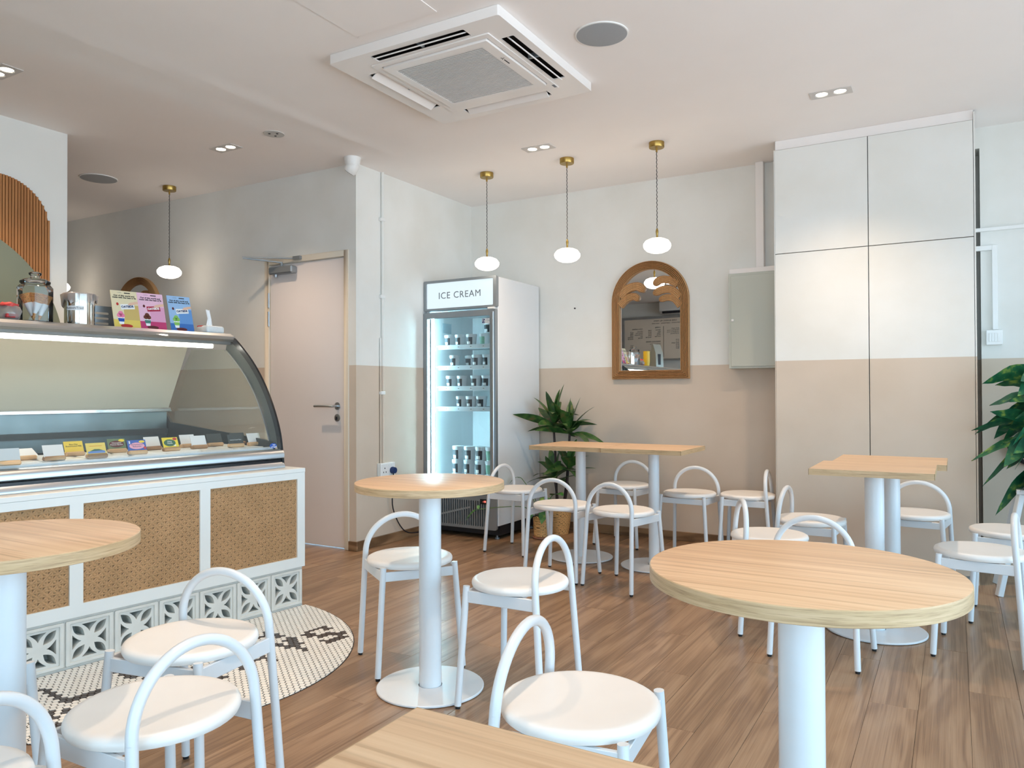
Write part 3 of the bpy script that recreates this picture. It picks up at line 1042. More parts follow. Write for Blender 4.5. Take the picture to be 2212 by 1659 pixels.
def offset(pts, dist):
    out = []
    for i, p in enumerate(pts):
        a = Vector(pts[max(0, i - 1)] + (0,)); b = Vector(pts[min(len(pts) - 1, i + 1)] + (0,))
        t = (b - a).normalized(); nrm = Vector((-t.y, t.x, 0))
        out.append((p[0] + nrm.x * dist, max(p[1] + nrm.y * dist, CT + .0005)))
    return out


gl_i = [p for p in pc if p[1] > .80]
D(MB().strip([(a, S1 - .012, b) for a, b in gl_i], [(a, SE + .1, b) for a, b in gl_i]), 'front_glass', M['case_glass'])
in1 = offset(pc, .030); in2 = offset(pc, .088)
D(MB().prism([(a, S1, b) for a, b in pc] + [(a, S1, b) for a, b in reversed(in1)], (0, -.012, 0)), 'end_trim', M['black'])
ei = [p for p in in1 if p[1] > .8]; ej = [p for p in in2 if p[1] > .845]
D(MB().prism([(a, S1 - .004, b) for a, b in ei] + [(a, S1 - .004, b) for a, b in reversed(ej)], (0, -.006, 0)), 'end_gasket', plain('grey_green_gasket', srgb(92, 100, 98), .3))
D(MB().prism([(a, S1 - .009, b) for a, b in ej] + [(a, S1 - .009, b) for a, b in reversed(offset(ej, .008))], (0, -.010, 0)), 'gasket_lip', M['alu'])
D(MB().prism([(a, S1 - .006, b) for a, b in ej] + [(-.985, S1 - .006, 1.36), (-1.25, S1 - .006, 1.03), (-1.25, S1 - .006, .86)], (0, -.003, 0)), 'end_glass', M['case_end'], smooth=0)
# top
D(MB().box((-1.02, SE + .1, 1.415), (-.60, S1, 1.436)), 'top_plate', M['alu'], bevel=.004)
D(MB().prism([(-.60, S1, 1.436), (-.556, S1, 1.418), (-.545, S1, 1.40), (-.56, S1, 1.388), (-.62, S1, 1.40)], (0, SE + .13, 0)), 'top_nosing', M['alu'])
D(MB().box((-.60, SE + .1, 1.372), (-.563, S1 - .02, 1.392)), 'nosing_lip', M['grey_metal'], bevel=.003)
D(MB().box((-.640, SE + .1, 1.352), (-.605, S1 - .10, 1.374)), 'light_strip', M['led'], bevel=.004)
# rails at the foot of the glass
rail = [(-.150, .752), (-.118, .754), (-.104, .764), (-.103, .782), (-.112, .800), (-.135, .808), (-.160, .806)]
D(MB().prism([(a, S1 - .004, b) for a, b in rail], (0, SE + .13, 0)), 'upper_rail', M['alu'], smooth=50)
D(MB().box((-.17, SE + .1, .738), (-.116, S1 - .004, .753)), 'rail_groove', M['black'], smooth=0)
rail2 = [(-.160, .712), (-.098, .712), (-.098, .722), (-.112, .740), (-.160, .740)]
D(MB().prism([(a, S1 - .004, b) for a, b in rail2], (0, SE + .13, 0)), 'lower_rail', M['alu'], smooth=50)
# inside: well, pans, back
D(MB().box((-1.24, SE + .1, .7115), (-.165, S1 - .01, .742)), 'well_floor', M['well'], smooth=0)
D(MB().prism([(-1.245, S1 - .012, .742), (-.17, S1 - .012, .742), (-.17, S1 - .012, .84), (-.26, S1 - .012, .855), (-1.19, S1 - .012, .927), (-1.245, S1 - .012, .985)], (0, -.014, 0)), 'end_liner', M['well'], smooth=0)
D(MB().box((-1.26, SE + .1, .742), (-1.22, S1 - .03, .995)), 'back_liner', plain('dull_steel', srgb(138, 146, 146), .32, 1.0, noise=.3, nscale=5), bevel=.003)
D(MB().box((-1.225, SE + .1, .86), (-1.17, S1 - .05, .892)), 'rear_ledge', M['well'], smooth=0)
D(MB().tube([(-1.19, S1 - .03, 1.005), (-1.19, SE + .1, 1.005)], .013, 10).box((-1.215, SE + .1, .995), (-1.165, S1 - .03, .999)), 'back_rail', M['chrome'])
D(MB().prism([(-1.225, S1 - .03, 1.01), (-.990, S1 - .03, 1.405), (-.975, S1 - .03, 1.40), (-1.21, S1 - .03, 1.005)], (0, SE + .15, 0)), 'back_panel', M['frost'], smooth=0)
D(MB().box((-.20, SE + .1, .742), (-.165, S1 - .026, .818)), 'front_liner', M['card'], bevel=.004)
# pans with white lids in two rows
k = 0
s_ = S1 - .045
while s_ > SE + .3:
    p = D(MB().box((-.60, s_ - .165, .742), (-.21, s_, .808)), 'pan', M['steel'], bevel=.004)
    D(MB().box((-.595, s_ - .160, .806), (-.215, s_ - .005, .820)), 'pan_lid', M['lid'], p, bevel=.004)
    p2 = D(MB().box((-1.0, s_ - .165, .742), (-.615, s_, .800)), 'pan', M['well'], bevel=.004)
    D(MB().box((-.995, s_ - .160, .785), (-.62, s_ - .005, .800)), 'pan_content', M['well'], p2, bevel=.004)
    s_ -= .178
# maker's oval sticker
st = D(MB().lathe([(1, 0), (1, .0015)], 32).xf(Matrix.Diagonal((.021, .013, 1, 1))).xf(basis((-.1195, S1 - .062, .8275), (0, 1, 0), (-.14, 0, 1))), 'maker_sticker', M['blue'])
D(MB().mesh(text_me('Ital\nproget', .0125, .0004, line=.8)).xf(basis((-.1172, S1 - .058, .8275), (0, 1, 0), (-.14, 0, 1))), 'sticker_text', M['white'], st, smooth=0)

# price and flavour cards on wooden holders
CARDS = [(-1.304, -.136, 'w'), (-1.165, -.345, 'wt'), (-1.104, -.217, 'w'), (-.945, -.400, 'y'), (-.941, -.195, 'yb'), (-.740, -.43, 'choc'), (-.736, -.247, 'straw'), (-.556, -.45, 'w'),
         (-.537, -.312, 'olive'), (-.352, -.48, 'w'), (-.370, -.347, 'w'), (-.224, -.438, 'k'), (-.203, -.28, 'k'), (-.10, -.42, 'k'), (-.068, -.315, 'w')]
CN = {'w': 'blank white flavour card', 'wt': 'white flavour card lying tilted', 'y': 'yellow flavour card with two printed lines', 'yb': 'yellow flavour card with a blue hill shape',
      'choc': 'green flavour card reading Chocolate Peanut Butter', 'straw': 'blue flavour card reading Strawberry Balsamic', 'olive': 'yellow flavour card reading Olive Vanilla', 'k': 'charcoal flavour card'}
PC = {'w': M['card'], 'wt': M['white'], 'y': plain('card_yellow', srgb(246, 214, 76), .5), 'yb': plain('card_pale_yellow', srgb(244, 218, 110), .5), 'choc': plain('card_green', srgb(104, 128, 92), .5),
      'straw': plain('card_blue', srgb(44, 96, 184), .5), 'olive': plain('card_bright_yellow', srgb(248, 222, 60), .5), 'k': plain('card_charcoal', srgb(62, 68, 66), .5)}
pink = plain('print_pink', srgb(244, 178, 200), .5); maroon = plain('print_maroon', srgb(96, 34, 38), .5); dgreen = plain('print_green', srgb(60, 110, 84), .5)
pblue = plain('print_blue', srgb(112, 150, 214), .5); yel = plain('print_yellow', srgb(250, 220, 60), .5)
CWHERE = ['below the clear sweet bag', 'below the glass jar', 'before the plain yellow card', 'behind the hill card', 'front display row', 'behind the hill card row', 'front display row',
          'behind the strawberry card', 'front display row', 'behind the olive card', 'beside the olive card', 'second row, behind the lemon tart card', 'reading Lemon Curd Tart', 'second row at the case end', 'next to the oval sticker']
for i, (s_, d_, kd) in enumerate(CARDS):
    row_ = 'front' if d_ > -.34 else 'second'
    t = thing('flavour_card', '%s on a wood block, %s' % (CN[kd], CWHERE[i]), 'card', CM @ Vector((d_, s_, .820)), CYAW + R(-6 + (i * 37) % 13), 'flavour cards in the display case')
    MB().box((-.016, -.042, 0), (.016, .042, .020)).build('holder', M['block_wood'], t, bevel=.005)
    tilt = R(-62) if kd == 'wt' else R(-24)
    w, h = (.082, .052)
    if kd == 'wt': w, h = .1, .06
    mt = Matrix.Translation((.002, 0, .018)) @ Matrix.Rotation(tilt, 4, 'Y')
    cd = MB().box((-.0006, -w / 2, -.004), (.0006, w / 2, h)).xf(mt).build('card', PC[kd], t, smooth=0)

    def flat(mb, name, mat, lift=.0011):
        return mb.xf(mt @ Matrix.Translation((lift, 0, 0)) @ basis((0, 0, 0), (0, 1, 0), (0, 0, 1))).build(name, mat, cd, smooth=0)

    def oval(cx, cyy, rx, ry):
        return MB().poly([(cx + rx * cos(2 * pi * q / 24), cyy + ry * sin(2 * pi * q / 24), 0) for q in range(24)])
    if kd == 'choc':
        flat(oval(0, .025, .034, .017), 'print', maroon); flat(oval(.024, .042, .014, .007), 'print', yel)
        flat(MB().mesh(text_me('Chocolate\nPeanut Butter', .0105, .0001, line=.85)).xf(Matrix.Translation((0, .026, .0004))), 'lettering', M['white'])
    if kd == 'straw':
        flat(oval(0, .023, .034, .016), 'print', pink); flat(oval(.024, .043, .013, .006), 'print', yel); flat(oval(.034, .012, .006, .007), 'print', M['red']); flat(MB().box((-.034, .034, 0), (-.028, .048, .0002)), 'print', M['white'])
        flat(MB().mesh(text_me('Strawberry\nBalsamic', .0115, .0001, line=.85)).xf(Matrix.Translation((0, .025, .0004))), 'lettering', M['navy'])
    if kd == 'olive':
        flat(oval(-.004, .024, .031, .018), 'print', dgreen); flat(oval(.026, .043, .011, .007), 'print', M['red']); flat(oval(.02, .010, .008, .004), 'print', M['white'])
        flat(MB().mesh(text_me('Olive\nVanilla', .011, .0001, line=.85)).xf(Matrix.Translation((-.004, .026, .0004))), 'lettering', M['white'])
    if kd == 'y':
        flat(MB().mesh(text_me('Blue Chai\nButterscotch Milk', .0095, .0001, line=.9)).xf(Matrix.Translation((0, .032, .0004))), 'lettering', M['ink'])
    if kd == 'yb':
        flat(MB().poly([(-.036, .004, 0), (.036, .004, 0), (.036, .013, 0), (.02, .019, 0), (-.01, .018, 0), (-.036, .012, 0)]), 'print', pblue)
        flat(MB().poly([(-.028, .0135, .0003), (.028, .016, .0003), (.012, .022, .0003), (-.008, .023, .0003)]), 'print', dgreen)
        flat(MB().box((-.026, .036, .0), (.026, .0385, .0002)), 'print', plain('print_orange', srgb(236, 160, 40), .5))
    if kd == 'k' and i == 12:
        flat(MB().mesh(text_me('Lemon Curd Tart', .0088, .0001)).xf(Matrix.Translation((0, .022, .0004))), 'lettering', M['white'])

# ------------------------------------------------------------------ things standing on the display case
ZT = 1.436


def on_case(name, label, cat, s, d, rz=0.0, z=ZT, group=None):
    return thing(name, label, cat, CM @ Vector((d, s, z)), CYAW + rz, group)


# hexagonal glass jar with wafer cones
j = on_case('glass_jar', 'faceted glass jar of wafer cones with a knobbed glass lid', 'jar', -.985, -.72)
MB().lathe([(.066, .002), (.073, .008), (.074, .168), (.062, .182), (.058, .19)], 8, a0=R(22.5), cap1=False).build('jar_body', M['jar_glass'], j, smooth=20)
MB().lathe([(.058, .184), (.064, .190), (.064, .197), (.055, .203), (.045, .208), (.022, .212), (.018, .222), (.027, .230), (.027, .237), (.015, .243)], 24).build('jar_lid', M['jar_glass'], j, smooth=50)
MB().lathe([(.064, .003), (.064, .010)], 8, a0=R(22.5)).build('jar_base', M['jar_glass'], j, smooth=20)
for k, (x, y, z, tx, ty, L) in enumerate(((.0, -.005, .012, .22, -.18, .13), (.008, .012, .012, -.22, .16, .125), (-.012, .0, .014, .10, .12, .13), (.012, -.016, .02, .16, .26, .12))):
    c = thing('wafer_cone', 'paper-sleeved wafer cone inside the faceted glass jar', 'cone', j.location + Vector((x, y, z)), 0, 'cones in the glass jar')
    c.rotation_euler = (tx, ty, .4 * k)
    MB().lathe([(.003, 0), (.026, L), (.024, L), (.003, .01)], 18, cap0=True, cap1=False).build('wafer', M['cone'], c)
    MB().lathe([(.0045, .01), (.0195, L * .66)], 18, cap0=False, cap1=False).build('paper_sleeve', M['white'], c)

# polished bin with a plastic liner and handwritten label
tb = on_case('rubbish_tin', 'polished steel tin with plastic liner and handwritten label', 'bin', -.785, -.72)
MB().lathe([(.066, 0), (.067, .004), (.067, .155), (.064, .157), (.064, .006)], 40, cap1=False).build('tin_body', M['tin'], tb, smooth=40)
ln = []
rnd = random.Random(3)
prf = []
for k in range(40):
    a = 2 * pi * k / 40
    prf.append((a, rnd.uniform(.10, .128), rnd.uniform(.0, .008)))
lb_ = MB()
ringA = [((.0685 + .002 * q) * cos(a), (.0685 + .002 * q) * sin(a), .1585 + q * .3) for a, z, q in prf]
ringB = [((.072 + q * 1.6) * cos(a), (.072 + q * 1.6) * sin(a), .150) for a, z, q in prf]
ringC = [((.070 + q) * cos(a), (.070 + q) * sin(a), z - (.03 if 3.4 < a < 4.6 else 0)) for a, z, q in prf]
ringI = [(.060 * cos(a), .060 * sin(a), .130) for a, z, q in prf]
for A_, B_ in ((ringI, ringA), (ringA, ringB), (ringB, ringC)):
    lb_.strip(A_ + [A_[0]], B_ + [B_[0]])
lb_.build('plastic_liner', M['plastic'], tb, smooth=60)
fa = R(-42)   # label faces the room
lab = [((.0682) * cos(fa + R(a)), (.0682) * sin(fa + R(a))) for a in range(-34, 35, 4)]
MB().strip([(x, y, .072) for x, y in lab], [(x, y, .094) for x, y in lab]).build('paper_label', M['card'], tb)
tmb = MB().mesh(text_me('Rubbish/Trash', .0145, .0002))
tmb.v = [(.0688 * cos(fa + x / .0688), .0688 * sin(fa + x / .0688), .083 + y) for x, y, z in tmb.v]
tmb.build('label_writing', M['ink'], tb, smooth=0)

# grey slotted organiser behind the boards
og = on_case('slotted_organiser', 'grey metal organiser with slotted sides behind the poster boards', 'organiser', -.55, -.83)
slots = [rrect(-.03, .02 + .026 * k, .045, .031 + .026 * k, .005, 3) for k in range(3)]
MB().mesh(shape2d([rrect(-.155, 0, .155, .115, .004, 2)] + [[(x + q, y) for x, y in sl] for q in (-.10, .0, .10) for sl in [rrect(-.033, .02 + .026 * k, .033, .031 + .026 * k, .005, 3) for k in range(3)]], .002)).xf(basis((.05, 0, 0), (0, 1, 0), (0, 0, 1))).build('front_sheet', M['grey_metal'], og, smooth=0)
MB().box((-.05, -.155, 0), (.05, -.153, .112)).box((-.05, .153, 0), (.05, .155, .112)).box((-.05, -.153, 0), (.05, .153, .003)).build('tray', M['grey_metal'], og, smooth=0)

# three poster boards
paper_cols = {'yellow': ('E6D9B4', 'CFB36C', 'E6CB62'), 'pink': ('ECBFD4', 'E2A2C2', 'C43C70'), 'blue': ('9CC0E6', '6497D2', '3A72BA')}
skin = plain('print_skin', srgb(232, 190, 164), .5); crimson = plain('print_crimson', srgb(176, 32, 66), .5)
brown = plain('print_brown', srgb(104, 52, 36), .5); pgreen = plain('print_lime', srgb(140, 196, 96), .5); spink = plain('print_strawberry', srgb(238, 130, 168), .5)
teal = plain('print_teal', srgb(70, 128, 116), .5); redb = plain('print_berry', srgb(190, 48, 44), .5)
for nm, s_, d_, wd, scoop, cup, puddle, pack in (('yellow', -.575, -.660, .132, spink, M['blue'], redb, M['white']), ('pink', -.440, -.655, .136, brown, teal, maroon, crimson), ('blue', -.283, -.650, .128, pgreen, pgreen, maroon, M['white'])):
    t = on_case('poster_board', '%s poster board leaning back on the display case' % nm, 'poster', s_, d_, R(-3))
    hgt = .205
    mt = Matrix.Rotation(R(-17), 4, 'Y')
    c0, c1, c2 = (plain('poster_%s_%d' % (nm, q), srgb(h_), .5) for q, h_ in enumerate(paper_cols[nm]))
    bd = MB().box((-.004, -wd / 2, 0), (.0, wd / 2, hgt)).xf(mt).build('board', c0, t, smooth=0)

    def pr_(mb, mat, lift=.0005, name='print'):
        return mb.xf(mt @ Matrix.Translation((lift, 0, 0)) @ basis((0, 0, 0), (0, 1, 0), (0, 0, 1))).build(name, mat, bd, smooth=0)

    def el(cx, cyy, rx, ry, n=20):
        return MB().poly([(cx + rx * cos(2 * pi * q / n), cyy + ry * sin(2 * pi * q / n), 0) for q in range(n)])
    w2 = wd / 2
    pr_(MB().poly([(-w2, 0, 0), (w2, 0, 0), (w2, .045, 0), (-w2, .045, 0)]), c2)
    pr_(MB().poly([(-.01, .045, 0), (w2, .045, 0), (w2, .128, 0), (-.01, .128, 0)]), c1)
    pr_(MB().mesh(text_me('Out of this world and\nmade with the best m*lk', .0118, .00005, line=.9, bold=.03)).xf(Matrix.Translation((0, .172, 0))), M['ink'], .0008, 'slogan')
    pr_(MB().box((.002, .1905, 0), (.032, .1955, .0001)), M['ink'], .0008)
    pr_(MB().mesh(text_me('LUNA', .007, .00005, spacing=1.3)).xf(Matrix.Translation((-.022, .194, 0))), M['ink_grey'], .0008, 'lettering')
    rot = Matrix.Translation((.010, .118, 0)) @ Matrix.Rotation(R(6), 4, 'Z')
    pr_(MB().box((-.034, -.014, 0), (.036, .014, .0002)).xf(rot), pack, .001, 'carton')
    pr_(MB().mesh(text_me('OATSIDE', .0155, .00008, spacing=.98, bold=.05)).xf(rot), M['white'] if pack is crimson else M['navy'], .0014, 'carton_name')
    pr_(MB().poly([(.012, .128, 0), (.022, .140, 0), (.050, .148, 0), (w2, .150, 0), (w2, .137, 0), (.046, .132, 0), (.028, .126, 0)]), skin, .0014, 'hand')
    pr_(MB().poly([(-.045, .060, 0), (-.012, .060, 0), (-.018, .020, 0), (-.039, .020, 0)]), M['white'], .0008)
    pr_(MB().poly([(-.0445, .052, 0), (-.0125, .052, 0), (-.015, .034, 0), (-.042, .034, 0)]), cup, .0011)
    for cx, cyy, rr_2 in ((-.036, .068, .012), (-.021, .068, .012), (-.028, .080, .012)):
        pr_(el(cx, cyy, rr_2, rr_2), scoop, .0011)
    pr_(el(-.005, .012, .030, .010), puddle, .0011)
    pr_(el(-.038, .130, .006, .008), puddle, .0009)

# tissue packet
ts = on_case('tissue_packet', 'white tissue packet with one tissue pulled up at the case end', 'tissues', -.090, -.70, R(8))
MB().box((-.045, -.06, .001), (.045, .06, .045)).build('packet', plain('crinkled_white_film', srgb(240, 240, 238), .3, noise=.1, nscale=60, bump=1.0), ts, bevel=.012, bseg=3)
MB().box((-.046, -.058, .036), (.0, .046, .0465)).build('red_print', M['red'], ts, bevel=.004)
tt = MB()
A_ = [(.002 * sin(k), -.03 + .005 * k, .043) for k in range(9)]
Bq = [(.006 + .003 * sin(k * 1.3), -.026 + .0035 * k, .085 + .002 * cos(k)) for k in range(9)]
Cq = [(-.004 + .004 * cos(k), -.034 + .0036 * k, .135 + .003 * sin(k * 2)) for k in range(9)]
tt.strip(A_, Bq).strip(Bq, Cq).build('tissue', M['white'], ts, smooth=60)

# clear bag with red sweets at the cut edge
bg = on_case('sweet_bag', 'clear bag with red trim beside the glass jar', 'bag', -1.105, -.70)
rnd = random.Random(5)
bm_ = MB().lathe([(.045, .002), (.058, .02), (.060, .045), (.048, .066), (.022, .076), (.012, .086)], 18)
bm_.v = [(x * 1.2 + rnd.uniform(-.006, .006), y * .8 + rnd.uniform(-.006, .006), z + rnd.uniform(-.003, .003) if z > .004 else z) for x, y, z in bm_.v]
bm_.build('bag_film', M['plastic'], bg, smooth=60)
b2 = MB().lathe([(.02, .062), (.048, .066), (.050, .076), (.02, .086)], 18)
b2.v = [(x * 1.2 + rnd.uniform(-.004, .004), y * .8 + rnd.uniform(-.004, .004), z + rnd.uniform(-.004, .004)) for x, y, z in b2.v]
b2.build('red_band', plain('bag_red', srgb(226, 76, 72), .35), bg, smooth=60)
MB().box((.02, -.03, .012), (.064, .02, .03)).build('red_label', M['red'], bg, bevel=.003)

# behind the frame, seen in the mirror: coffee bag and cup tower on the same case
cb = on_case('coffee_bag', 'grey gusseted coffee bag standing on the display case', 'bag', -2.04, -.75, R(20))
MB().prism([(-.058, -.085, 0), (.058, -.085, 0), (.05, -.085, .20), (.003, -.085, .33), (-.003, -.085, .33), (-.05, -.085, .20)], (0, .17, 0)).build('bag_body', plain('grey_foil', srgb(170, 170, 160), .3, .3), cb, bevel=.004)
MB().box((.054, -.02, .04), (.057, .04, .19)).build('bag_label', M['ink'], cb, smooth=0)
yc = on_case('cup_tower', 'stack of yellow paper cups standing on the display case', 'cups', -1.58, -.75)
for k in range(4):
    MB().lathe([(.036, k * .04), (.046, k * .04 + .09)], 24).build('cup', plain('cup_yellow', srgb(246, 206, 60), .4), yc)

# ------------------------------------------------------------------ slatted arch panel on the pillar
XP = -4.733
ap = thing('slatted_arch_panel', 'reddish-brown vertical-slat timber panel with rounded top on the pillar', 'wall panel', (XP, 1.9, 1.0))
ya, yb, zt_, cr = 1.235, 2.566, 2.365, .28


def arch_top(y):
    e = min(y - ya, yb - y)
    if e >= cr: return zt_
    return zt_ - cr + sqrt(max(0, cr * cr - (cr - e) ** 2))


W(MB().prism([(XP + .001, y, z) for y, z in [(ya, .9)] + [(ya + (yb - ya) * q / 60, arch_top(ya + (yb - ya) * q / 60)) for q in range(61)] + [(yb, .9)]], (.008, 0, 0)), 'backing', plain('slat_backing', srgb(92, 52, 28), .7), ap, smooth=0)
sl = MB(); y = ya + .002
while y < yb - .012:
    z1 = min(arch_top(y), arch_top(y + .012))
    sl.box((XP + .009, y, .9), (XP + .021, y + .0125, z1))
    y += .0168
o = W(sl, 'slats', M['reed2'], ap, smooth=0); o['kind'] = 'stuff'
sd_ = tag(MB().lathe([(.735, 0), (.735, .02)], 96).xf(basis((XP + .021, 1.9, 1.35), (0, 1, 0), (0, 0, 1))).build('sage_disc', M['sage']), 'large round sage-green disc overlapping the slatted panel', 'wall disc')

# ------------------------------------------------------------------ arched mirrors
TILT = 2.0        # the glass sits a little askew in its frame


def arched_path(hw, zb, zs, n=36):
    out = [(-hw, zb)]
    out += [(-hw, zb + (zs - zb) * q / 10) for q in range(1, 10)]
    out += [(-hw * cos(pi * q / n), zs + hw * sin(pi * q / n)) for q in range(n + 1)]
    out += [(hw, zs - (zs - zb) * q / 10) for q in range(1, 10)]
    out += [(hw, zb)]
    return out


def arched_mirror(label, x, yw, z0, wood_m, tilt=0.0):
    t = thing('arched_mirror', label, 'mirror', (x, yw, z0))
    hw, fwid, zs = .3055, .068, .590      # outer half width, frame width, spring height
    NR = 6; prs = []
    for q in range(NR):
        for u, hgt in ((.04, .008), (.2, .027), (.5, .0335), (.8, .027), (.96, .008)):
            prs.append(((q + u) / NR, hgt))
    prs = [(0, 0)] + prs + [(1, 0)]
    lines = []
    for u, hgt in prs:
        off = u * fwid
        lines.append([(a, -hgt, b) for a, b in arched_path(hw - off, off, zs)])
    fm_ = MB()
    for A_, B_ in zip(lines[:-1], lines[1:]):
        fm_.strip(A_, B_)
    # bottom rail
    for A_, B_ in zip(lines[:-1], lines[1:]):
        fm_._add([A_[0], A_[-1], B_[-1], B_[0]], [(0, 1, 2, 3)])
    fm_.build('reeded_frame', wood_m, t, smooth=50)
    ip = arched_path(hw - fwid + .004, fwid - .004, zs)
    mg = [(a, -.013 - a * math.tan(tilt), b) for a, b in ip]
    MB().prism(mg, (0, .004, 0)).build('mirror_glass', M['mirror'], t, smooth=0)
    fr_ = [([(-.240, .640), (-.175, .693), (-.095, .708), (-.036, .668)], .034), ([(-.240, .570), (-.185, .618), (-.125, .633), (-.082, .603)], .029),
           ([(.222, .702), (.155, .738), (.085, .743), (.036, .708)], .030), ([(.240, .607), (.175, .662), (.105, .668), (.032, .640)], .031), ([(.240, .540), (.195, .593), (.135, .608), (.078, .590)], .027)]
    for P_, hwid in fr_:
        path = catmull([(a, 0, b) for a, b in P_], 8); n = len(path)
        rows = []
        for i, p in enumerate(path):
            tg = (path[min(i + 1, n - 1)] - path[max(i - 1, 0)]).normalized(); nr = Vector((-tg.z, 0, tg.x))
            u = i / (n - 1); ww = hwid * (1 if u < .78 else sqrt(max(0.02, 1 - ((u - .78) / .23) ** 2)))
            r_ = []
            for q in range(21):
                v = -1 + q / 10
                hh = .0225 + .007 * abs(sin(v * pi * 2.5)) if 0 < q < 20 else .006
                r_.append(p + nr * (v * ww) + Vector((0, -hh, 0)))
            rows.append(r_)
        mb = MB()
        for a, b in zip(rows[:-1], rows[1:]):
            mb.strip(a, b)
        mb.poly([tuple(v) for v in rows[-1]])
        mb.build('palm_frond', wood_m, t, smooth=60)
    return t


arched_mirror('arched mirror with reeded wood frame and palm fronds on the white and beige wall', -1.9905, 5.509, 1.197, M['reed'], R(TILT))
arched_mirror('arched mirror with reeded wood frame on the warm wall left of the door', -6.045, YD - .001, 1.205, M['reed'])

# ------------------------------------------------------------------ upright ice cream fridge
fg = thing('ice_cream_fridge', 'tall glass-door ice cream fridge with lit header in the alcove', 'fridge', (-3.27, 5.16, 0))
fx0, fx1, fy0, fy1, fz = -3.600, -2.937, 4.845, 5.492, 1.965
W(MB().box((fx1 - .03, fy0, .105), (fx1, fy1, fz)), 'side_wall', M['fridge_white'], fg, bevel=.003)
W(MB().box((fx0, fy0, .105), (fx0 + .03, fy1, fz)), 'side_wall', M['fridge_white'], fg, bevel=.003)
W(MB().box((fx0 + .03, fy1 - .03, .105), (fx1 - .03, fy1, fz)), 'back_wall', M['fridge_in'], fg, smooth=0)
W(MB().box((fx0 + .03, fy0 + .01, 1.735), (fx1 - .03, fy1 - .03, fz - .002)), 'header_box', M['fridge_in'], fg, smooth=0)
W(MB().box((fx0 + .03, fy0 + .22, .105), (fx1 - .03, fy1 - .03, .345)), 'machine_box', M['fridge_in'], fg, smooth=0)
W(MB().box((fx0 + .03, fy0, .35), (fx0 + .034, fy1 - .03, 1.735)).box((fx1 - .034, fy0, .35), (fx1 - .03, fy1 - .03, 1.735)), 'inner_liner', M['fridge_in'], fg, smooth=0)
W(MB().box((fx0 + .015, fy0 + .03, .03), (fx1 - .01, fy1 - .02, .105)), 'base', M['fridge_base'], fg, smooth=0)
for x, y in ((fx0 + .05, fy0 + .06), (fx1 - .05, fy0 + .06), (fx0 + .05, fy1 - .06), (fx1 - .05, fy1 - .06)):
    W(MB().lathe([(.018, 0), (.018, .01), (.008, .012), (.008, .031)], 12, (x, y, 0)), 'foot', M['grey_metal'], fg)
# header with lit sign
W(MB().mesh(shape2d([rrect(fx0 - .002, 1.737, fx1 + .002, 1.972, .012, 4), rrect(fx0 + .022, 1.754, fx1 - .026, 1.953, .006, 3)], .035)).xf(basis((0, fy0 + .005, 0), (1, 0, 0), (0, 0, 1))), 'header_frame', M['grey_metal'], fg, smooth=30)
t = NT('lightbox_glow')
t.b.inputs['Emission Color'].default_value = (.78, .93, 1, 1); t.b.inputs['Emission Strength'].default_value = .62
t.b.inputs['Base Color'].default_value = (.12, .12, .12, 1)
sg = W(MB().box((fx0 + .02, fy0 - .018, 1.752), (fx1 - .024, fy0 + .004, 1.955)), 'sign_panel', t.m, fg, smooth=0)
W(MB().mesh(text_me('ICE CREAM', .072, .0006, spacing=1.12)).xf(basis((-3.272, fy0 - .019, 1.850), (1, 0, 0), (0, 0, 1))), 'sign_lettering', plain('sign_grey', srgb(120, 128, 134), .6), sg, smooth=0)
# door
dz0, dz1 = .345, 1.722
dfr = W(MB().mesh(shape2d([rrect(fx0, dz0, fx1 - .002, dz1, .006, 2), rrect(fx0 + .035, dz0 + .05, fx1 - .052, dz1 - .045, .006, 2)], .034)).xf(basis((0, fy0 - .002, 0), (1, 0, 0), (0, 0, 1))), 'door_frame', M['grey_metal'], fg, smooth=30)
W(MB().box((fx0 + .03, fy0 - .022, dz0 + .045), (fx1 - .047, fy0 - .017, dz1 - .04)), 'door_glass', M['glass'], dfr, smooth=0)
W(MB().box((fx1 - .03, fy0 - .05, dz0 + .02), (fx1 - .012, fy0 - .034, dz1 - .02)), 'door_handle', M['alu'], dfr, bevel=.003)
W(MB().box((fx1 - .07, fy0 - .04, 1.722), (fx1 - .01, fy0 - .003, 1.737)), 'hinge_cap', M['plastic_white'], dfr, bevel=.003)
stk = W(MB().box((fx1 - .128, fy0 - .0232, 1.617), (fx1 - .058, fy0 - .0224, 1.657)), 'sticker', M['white'], dfr, smooth=0)
W(MB().box((fx1 - .126, fy0 - .024, 1.621), (fx1 - .102, fy0 - .0231, 1.653)), 'sticker_square', M['navy'], stk, smooth=0)
W(MB().mesh(text_me('Ty', .025, .0003)).xf(basis((fx1 - .114, fy0 - .0243, 1.638), (1, 0, 0), (0, 0, 1))), 'sticker_text', M['white'], stk, smooth=0)
for q, tx in enumerate(('Techni', 'Refrigeration', 'Solutions')):
    W(MB().mesh(text_me(tx, .0085, .0002, align='LEFT')).xf(basis((fx1 - .099, fy0 - .0236, 1.649 - q * .0115), (1, 0, 0), (0, 0, 1))), 'sticker_text', M['ink'], stk, smooth=0)
# lamp inside the door edge
W(MB().box((fx0 + .045, fy0 + .012, dz0 + .06), (fx0 + .060, fy0 + .03, dz1 - .03)), 'lamp_tube', M['led_blue'], fg, bevel=.003)
W(MB().box((fx0 + .036, fy0 + .008, dz0 + .05), (fx0 + .044, fy0 + .05, dz1 - .03)), 'lamp_housing', M['grey_metal'], fg, smooth=0)
